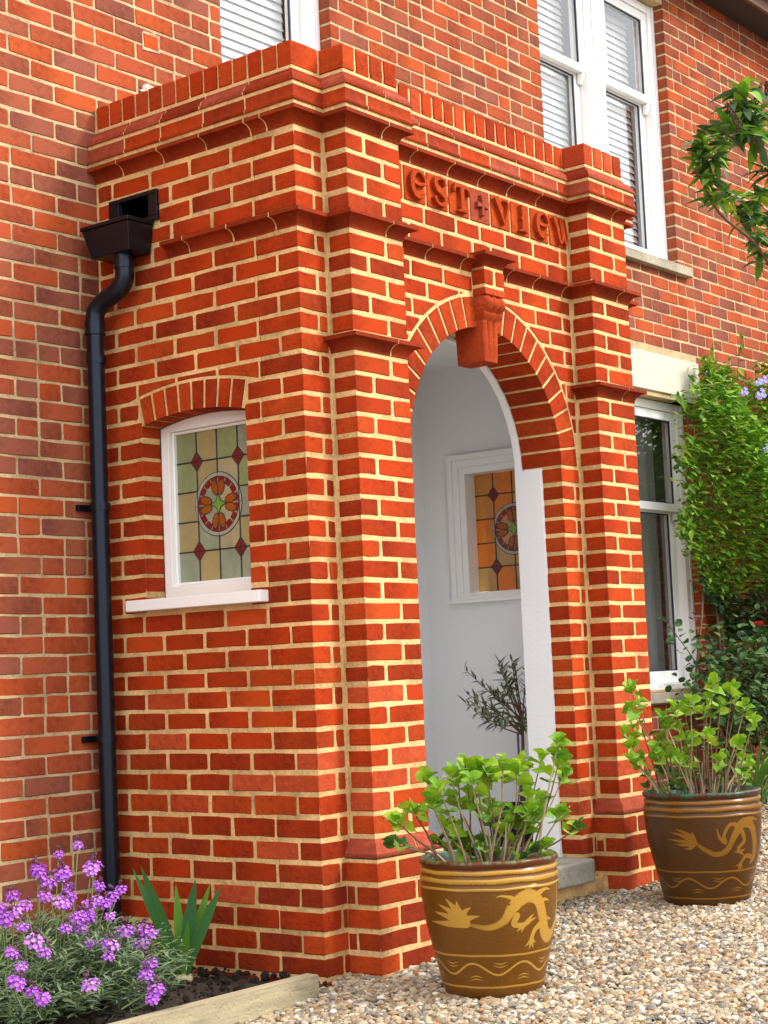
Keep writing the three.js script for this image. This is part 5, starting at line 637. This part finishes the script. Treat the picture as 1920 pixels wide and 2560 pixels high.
{
  const R = rng(404), g = thing('climbing_shrub', 'dense green climber with mauve flowers on the house wall right of the window', 'climber', [5.2, 0.1, -D + 0.03]);
  const cg = [0, 1, 2].map((i) => leafGeo(0.068, 0.026, { fold: 0.25, droop: 0.15 + 0.12 * i, n: 4, tip: 1.35 })), cm = [leafMat(0.20, 0.42, 0.016, 0.45), leafMat(0.28, 0.54, 0.022, 0.45), leafMat(0.13, 0.32, 0.016, 0.4), leafMat(0.37, 0.60, 0.05, 0.45), leafMat(0.09, 0.24, 0.015)];
  const left = (y) => y > 2.35 ? lerp(4.55, 4.78, (y - 2.35) / 0.4) : y > 1.6 ? lerp(4.55, 4.55, 0) : lerp(4.95, 4.55, (y - 1.15) / 0.45), top = (x) => 2.70 + 0.10 * Math.sin(x * 9) + 0.07 * Math.sin(x * 23 + 1) + 0.05 * (x - 4.8);
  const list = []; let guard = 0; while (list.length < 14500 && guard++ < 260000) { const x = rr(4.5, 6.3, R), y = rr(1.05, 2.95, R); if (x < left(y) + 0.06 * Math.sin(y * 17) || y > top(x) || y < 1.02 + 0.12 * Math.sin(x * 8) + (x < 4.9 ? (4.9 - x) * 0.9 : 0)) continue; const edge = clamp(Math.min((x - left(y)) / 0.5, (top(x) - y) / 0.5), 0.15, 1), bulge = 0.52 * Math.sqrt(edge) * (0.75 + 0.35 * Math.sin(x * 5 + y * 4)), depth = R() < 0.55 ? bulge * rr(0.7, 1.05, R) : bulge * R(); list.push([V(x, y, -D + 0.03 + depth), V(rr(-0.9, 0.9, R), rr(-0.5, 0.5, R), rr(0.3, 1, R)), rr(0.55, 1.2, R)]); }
  for (const [ax, ay, bx, by] of [[4.62, 2.45, 4.36, 2.50], [4.62, 2.3, 4.40, 2.12], [4.58, 2.0, 4.42, 1.78], [4.6, 1.9, 4.48, 1.62], [4.75, 2.6, 4.56, 2.56], [4.9, 2.65, 4.92, 2.9], [5.3, 2.7, 5.33, 2.98]]) { const p = V(ax, ay, -D + 0.15), q = V(bx, by, -D + 0.19); part('stem', tube([p, p.clone().lerp(q, 0.5).add(V(0, 0.04, 0)), q], 0.003, 0.0016, 6, 5).translate(-g.position.x, -g.position.y, -g.position.z), darkBark, g); for (let k = 0; k < 9; k++) { const t = (k + 1) / 9; list.push([p.clone().lerp(q, t).add(V(0, 0.04 * Math.sin(Math.PI * t), 0)), V(rr(-1, 0.3, R), rr(-0.9, 0.4, R), rr(-0.2, 0.8, R)), rr(0.8, 1.2, R)]); } }
  cloudLeaves(g, cg, cm, list, R, 300, ((shadeLeaf) => (p) => p.y < 1.42 + 0.1 * Math.sin(p.x * 6) ? shadeLeaf : null)([leafMat(0.05, 0.13, 0.02), leafMat(0.035, 0.09, 0.018)]));  // low leaves get a darker green that stands in for shade beneath the climber
  for (let i = 0; i < 9; i++) { const x = 4.7 + i * 0.28; part('stem', tube([V(x, 0, -D + 0.05), V(x + rr(-0.1, 0.1, R), 0.6, -D + 0.08), V(x + rr(-0.15, 0.15, R), 1.3, -D + 0.1), V(x + rr(-0.2, 0.2, R), 2.3, -D + 0.12)].map((p) => p.sub(V(g.position.x, 0, g.position.z))), 0.012, 0.004, 12, 6), darkBark, g); }
  const fm = new THREE.MeshPhysicalMaterial({ color: lin(0.42, 0.38, 0.72), roughness: 0.7, transmission: 0.2, thickness: 0 }), fp = leafGeo(0.013, 0.007, { n: 3, droop: 0.2, tip: 1.3 }); const fl = (() => { const L = []; for (let c = 0; c < 14; c++) { const ctr = V(rr(-0.03, 0.03, R), rr(-0.03, 0.03, R), rr(0, 0.03, R)); for (let k = 0; k < 5; k++) { const a = k * 1.2566; L.push(fp.clone().applyMatrix4(new THREE.Matrix4().compose(ctr, orient(V(Math.cos(a), Math.sin(a), 0.25), V(0, 0, 1)), V(1, 1, 1)))); } } return merge(L); })();
  for (const [x, y] of [[4.86, 2.60], [4.93, 2.62], [5.10, 2.60], [5.16, 2.52], [4.66, 2.52], [4.88, 2.53], [5.30, 2.10], [4.9, 2.2]]) { const m = part('flower', fl, fm, g); m.position.set(x, y, -D + 0.50).sub(g.position); m.rotation.y = -0.5; m.scale.setScalar(rr(0.8, 1.2, R)); }
  const tr = thing('trellis_post', 'weathered brown post against the wall beneath the climber', 'post', [4.98, 0.05, -D + 0.09]); part('post', box(-0.018, 0.018, 0, 1.5, -0.018, 0.018, 0.004), new THREE.MeshStandardMaterial({ color: lin(0.12, 0.06, 0.035), map: bs, roughness: 0.95 }), tr);
}
/* rose bush and strap leaved clump below the window */
{
  const R = rng(515), g = thing('rose_bush', 'dark leaved rose bush with one red bloom below the climber', 'rose', [4.75, 0.06, -0.62]), rg = [0, 1, 2].map((i) => leafGeo(0.046, 0.031, { fold: 0.2, droop: 0.1 + 0.1 * i, n: 5, serr: 0.08 })), rm = [leafMat(0.045, 0.12, 0.03, 0.22), leafMat(0.07, 0.17, 0.035, 0.22), leafMat(0.03, 0.085, 0.03, 0.2), leafMat(0.12, 0.22, 0.05, 0.25)], dk = leafMat(0.13, 0.03, 0.04, 0.2), list = [];
  const canes = [[-0.62, 0.95], [-0.92, 0.72], [-0.85, 1.12], [-0.4, 0.75], [-0.2, 0.85], [0, 0.8], [0.25, 0.9], [0.5, 0.95], [0.75, 0.85], [0.03, 1.0], [-0.7, 0.6], [0.4, 0.7], [0.9, 1.0], [1.1, 0.8], [-0.55, 0.80]];
  canes.forEach(([x, h]) => { const b = V(x * 0.25, 0, 0.05 * R()), q = V(x, h, rr(-0.22, 0.2, R)), m = b.clone().lerp(q, 0.6).add(V(-0.06 * x, 0.10, 0)), cv = new THREE.CatmullRomCurve3([b, m, q]); part('cane', tube([b, m, q], 0.006, 0.002, 10, 6), leafMat(0.10, 0.14, 0.05, 0.02), g); const thin = x < -0.5; for (let k = 0; k < (thin ? 26 : 270); k++) { const t = thin ? 0.55 + 0.45 * R() : 0.3 + 0.7 * R(), p = cv.getPoint(t).add(V(rr(-1, 1, R), rr(-1, 1, R), rr(-1, 1, R)).multiplyScalar(thin ? 0.06 : 0.24)).add(g.position); list.push([p, V(rr(-1, 1, R), rr(-0.5, 0.6, R), rr(-0.3, 1, R)), rr(0.8, 1.45, R)]); } });
  cloudLeaves(g, rg, rm, list, R);
  for (let k = 0; k < 5; k++) addLeaf(g, rg[0], dk, V(-0.85 + 0.03 * k, 1.12 + rr(-0.04, 0.03, R), rr(-0.03, 0.03, R)), V(rr(-1, 1, R), rr(-0.8, 0.5, R), 0.4), 0, 0.8);
  const pm = new THREE.MeshPhysicalMaterial({ color: lin(0.55, 0.035, 0.012), roughness: 0.7, transmission: 0.15, thickness: 0 }), L = [], pp = leafGeo(0.032, 0.034, { n: 4, droop: -0.3, tip: 2.4, base: 1.3 }); for (let k = 0; k < 16; k++) { const a = k * 2.4, e = lerp(1.3, 0.1, k / 16); L.push(pp.clone().applyMatrix4(new THREE.Matrix4().compose(V(0, 0, 0), orient(V(Math.cos(a) * Math.cos(e), Math.sin(e), Math.sin(a) * Math.cos(e))), V(1, 1, 1).multiplyScalar(lerp(0.6, 1.1, k / 16))))); } const fl = part('bloom', merge(L), pm, g); fl.position.set(0.0, 1.06, 0.02); fl.scale.setScalar(1.2);
}
{
  const R = rng(616), sm = [leafMat(0.13, 0.30, 0.03, 0.3), leafMat(0.09, 0.22, 0.025, 0.3), leafMat(0.22, 0.38, 0.06, 0.3)], n = 9;
  [[4.0, 0.04, -0.35, 'clump of arching strap shaped leaves behind the farther pot, left of its twin', 30], [4.75, 0.07, -0.15, 'clump of arching strap shaped leaves at the right edge of the gravel', 34]].forEach(([x, y, z, lab, N]) => { const g = thing('strap_leaf_plant', lab, 'plant', [x, y, z]); for (let i = 0; i < N; i++) { const a = R() * 6.28, L = rr(0.35, 0.62, R), w = rr(0.012, 0.02, R), out = rr(0.3, 0.85, R), pos = [], uv = [], idx = []; for (let k = 0; k <= n; k++) { const t = k / n, h = L * (t - 0.62 * out * t * t), r = L * out * t * t * 0.9, ww = w * (1 - t ** 3); for (const s of [-1, 0, 1]) { pos.push(Math.cos(a) * r - Math.sin(a) * s * ww + 0.04 * Math.cos(a), h + (s ? 0.003 : 0), Math.sin(a) * r + Math.cos(a) * s * ww + 0.04 * Math.sin(a)); uv.push(0.5 + s * 0.2, t * 0.2); } } for (let k = 0; k < n; k++) for (let q = 0; q < 2; q++) { const b = k * 3 + q; idx.push(b, b + 3, b + 1, b + 1, b + 3, b + 4); } part('leaf', bgeo(pos, null, uv, idx), pick(sm, R), g); } });
}
/* buddleia reaching in from the right: stems rise beyond the edge of the picture */
{
  const R = rng(717), g = thing('buddleia', 'buddleia branches with long pointed leaves and old brown flower spikes, upper right', 'shrub', [4.7, 0.07, 0.35]), O = g.position, bl = [0, 1, 2, 3].map((i) => leafGeo(0.15, 0.046, { fold: 0.22, droop: 0.12 + 0.12 * i, n: 6, tip: 1.35, serr: 0.04 })), bmats = [leafMat(0.10, 0.27, 0.025, 0.35), leafMat(0.19, 0.42, 0.025, 0.45), leafMat(0.30, 0.54, 0.03, 0.45), leafMat(0.04, 0.12, 0.035, 0.2), leafMat(0.13, 0.22, 0.12, 0.2)], brown = new THREE.MeshStandardMaterial({ color: lin(0.10, 0.045, 0.03), roughness: 0.95 });
  const trunk = [[V(0, 0, 0), V(-0.15, 1.2, -0.05), V(-0.5, 2.3, -0.15), V(-1.10, 3.0, -0.25), V(-1.55, 3.12, -0.25), V(-1.78, 3.30, -0.25)], [V(0.1, 0, 0.05), V(0.0, 1.6, 0), V(-0.3, 2.8, -0.15), V(-0.85, 3.45, -0.25), V(-1.20, 3.78, -0.25)]];
  trunk.forEach((t, i) => part('stem', tube(t, 0.014, 0.006, 24, 7), darkBark, g));
  const whorl = (p, n, spread, big, up = 0.2) => { for (let k = 0; k < n; k++) { const a = k * 2.4 + R(), d = camSide.clone().multiplyScalar(Math.cos(a) * spread).addScaledVector(camInto, Math.sin(a) * spread).add(V(0, up + rr(-0.75, 0.7, R), 0)); addLeaf(g, pick(bl, R), pick(bmats, R), p.clone().add(V(rr(-1, 1, R), rr(-1, 1, R), rr(-1, 1, R)).multiplyScalar(0.03)), d, rr(-0.5, 0.5, R), big * rr(0.65, 1.2, R)); } };
  for (const [bx, by, n, s] of [[2.96, 3.42, 22, 0.85], [2.95, 3.5, 14, 0.7], [3.03, 3.33, 14, 0.8], [3.08, 3.24, 10, 0.8], [3.24, 3.29, 12, 0.8], [3.5, 3.32, 14, 0.85], [3.48, 3.23, 10, 0.8], [3.47, 3.81, 18, 1.05], [3.56, 3.74, 22, 1.1], [3.36, 3.65, 12, 1.0], [3.69, 3.71, 16, 1.1], [3.79, 3.84, 12, 1.0], [3.46, 3.89, 8, 1.0], [3.71, 3.52, 12, 1.0], [3.61, 3.13, 12, 0.8], [3.67, 3.05, 10, 0.8], [3.7, 3.23, 8, 0.8]]) { const p = V(bx, by, 0.1 + rr(-0.06, 0.06, R)).sub(O); whorl(p, Math.round(n * 1.9), 0.9, s * 1.05); }
  for (const [a, b] of [[[3.56, 3.07, 0.1], [3.51, 3.32, 0.1]], [[3.23, 3.17, 0.1], [3.26, 3.32, 0.1]], [[3.7, 3.58, 0.1], [3.51, 3.75, 0.1]]]) { const p = V(...a).sub(O), q = V(...b).sub(O); part('stem', tube([p, p.clone().lerp(q, 0.5).add(V(0.01, 0, 0)), q], 0.004, 0.0025, 6, 5), darkBark, g); }
  for (const [a, b] of [[[3.34, 3.65, 0.16], [3.15, 3.74, 0.18]], [[3.53, 3.83, 0.16], [3.58, 3.95, 0.18]], [[3.7, 3.91, 0.16], [3.64, 3.98, 0.18]]]) { const p = V(...a).sub(O), q = V(...b).sub(O), L = []; for (let k = 0; k < 120; k++) { const t = R(), r = 0.020 * (1 - t * 0.75), a = R() * 6.3, c = p.clone().lerp(q, t).add(V(Math.cos(a) * r, Math.sin(a) * r * 0.6, Math.sin(a) * r)); L.push(new THREE.SphereGeometry(0.0055 * rr(0.7, 1.2, R), 4, 3).translate(c.x, c.y, c.z)); } part('flower_spike', merge(L), brown, g); }
}
{ // hedge added out of view so that the ground floor panes reflect dark
  const R = rng(909), g = thing('added_hedge', 'tall dark green hedge added out of view to darken the reflection in the ground floor panes', 'hedge', [12.5, gy(7), 6.2], 0.9), f = fbmTile(61, 6, 4);
  const b = new THREE.BoxGeometry(16, 3.2, 1.6, 60, 22, 6).translate(0, 1.6, 0), p = b.attributes.position; for (let i = 0; i < p.count; i++) { const k = 0.7 * (f(p.getX(i) / 16 + 0.5, p.getY(i) / 8) - 0.5); p.setXYZ(i, p.getX(i) + k, p.getY(i) * (1 + 0.35 * (f(p.getX(i) / 12 + 0.4, 0.3) - 0.5)), p.getZ(i) + (p.getZ(i) > 0 ? 1 : -1) * k); } b.computeVertexNormals(); part('hedge_core', b, new THREE.MeshStandardMaterial({ color: lin(0.03, 0.06, 0.018), roughness: 1 }), g);
  const N = 5000, im = new THREE.InstancedMesh(leafGeo(0.14, 0.07, { n: 3 }), leafMat(0.04, 0.09, 0.02, 0.08), N), M = new THREE.Matrix4(); for (let i = 0; i < N; i++) { const x = rr(-8, 8, R), y = rr(0.1, 3.2, R); M.compose(V(x, y, -0.8 + rr(-0.35, 0.2, R)), orient(V(rr(-1, 1, R), rr(-0.6, 0.8, R), rr(-1, 0.2, R))), V(1, 1, 1).multiplyScalar(rr(0.7, 1.5, R))); im.setMatrixAt(i, M); } im.name = 'foliage'; im.userData.kind = 'stuff'; g.add(im);
}
shade(scene);
renderer.render(scene, camera);
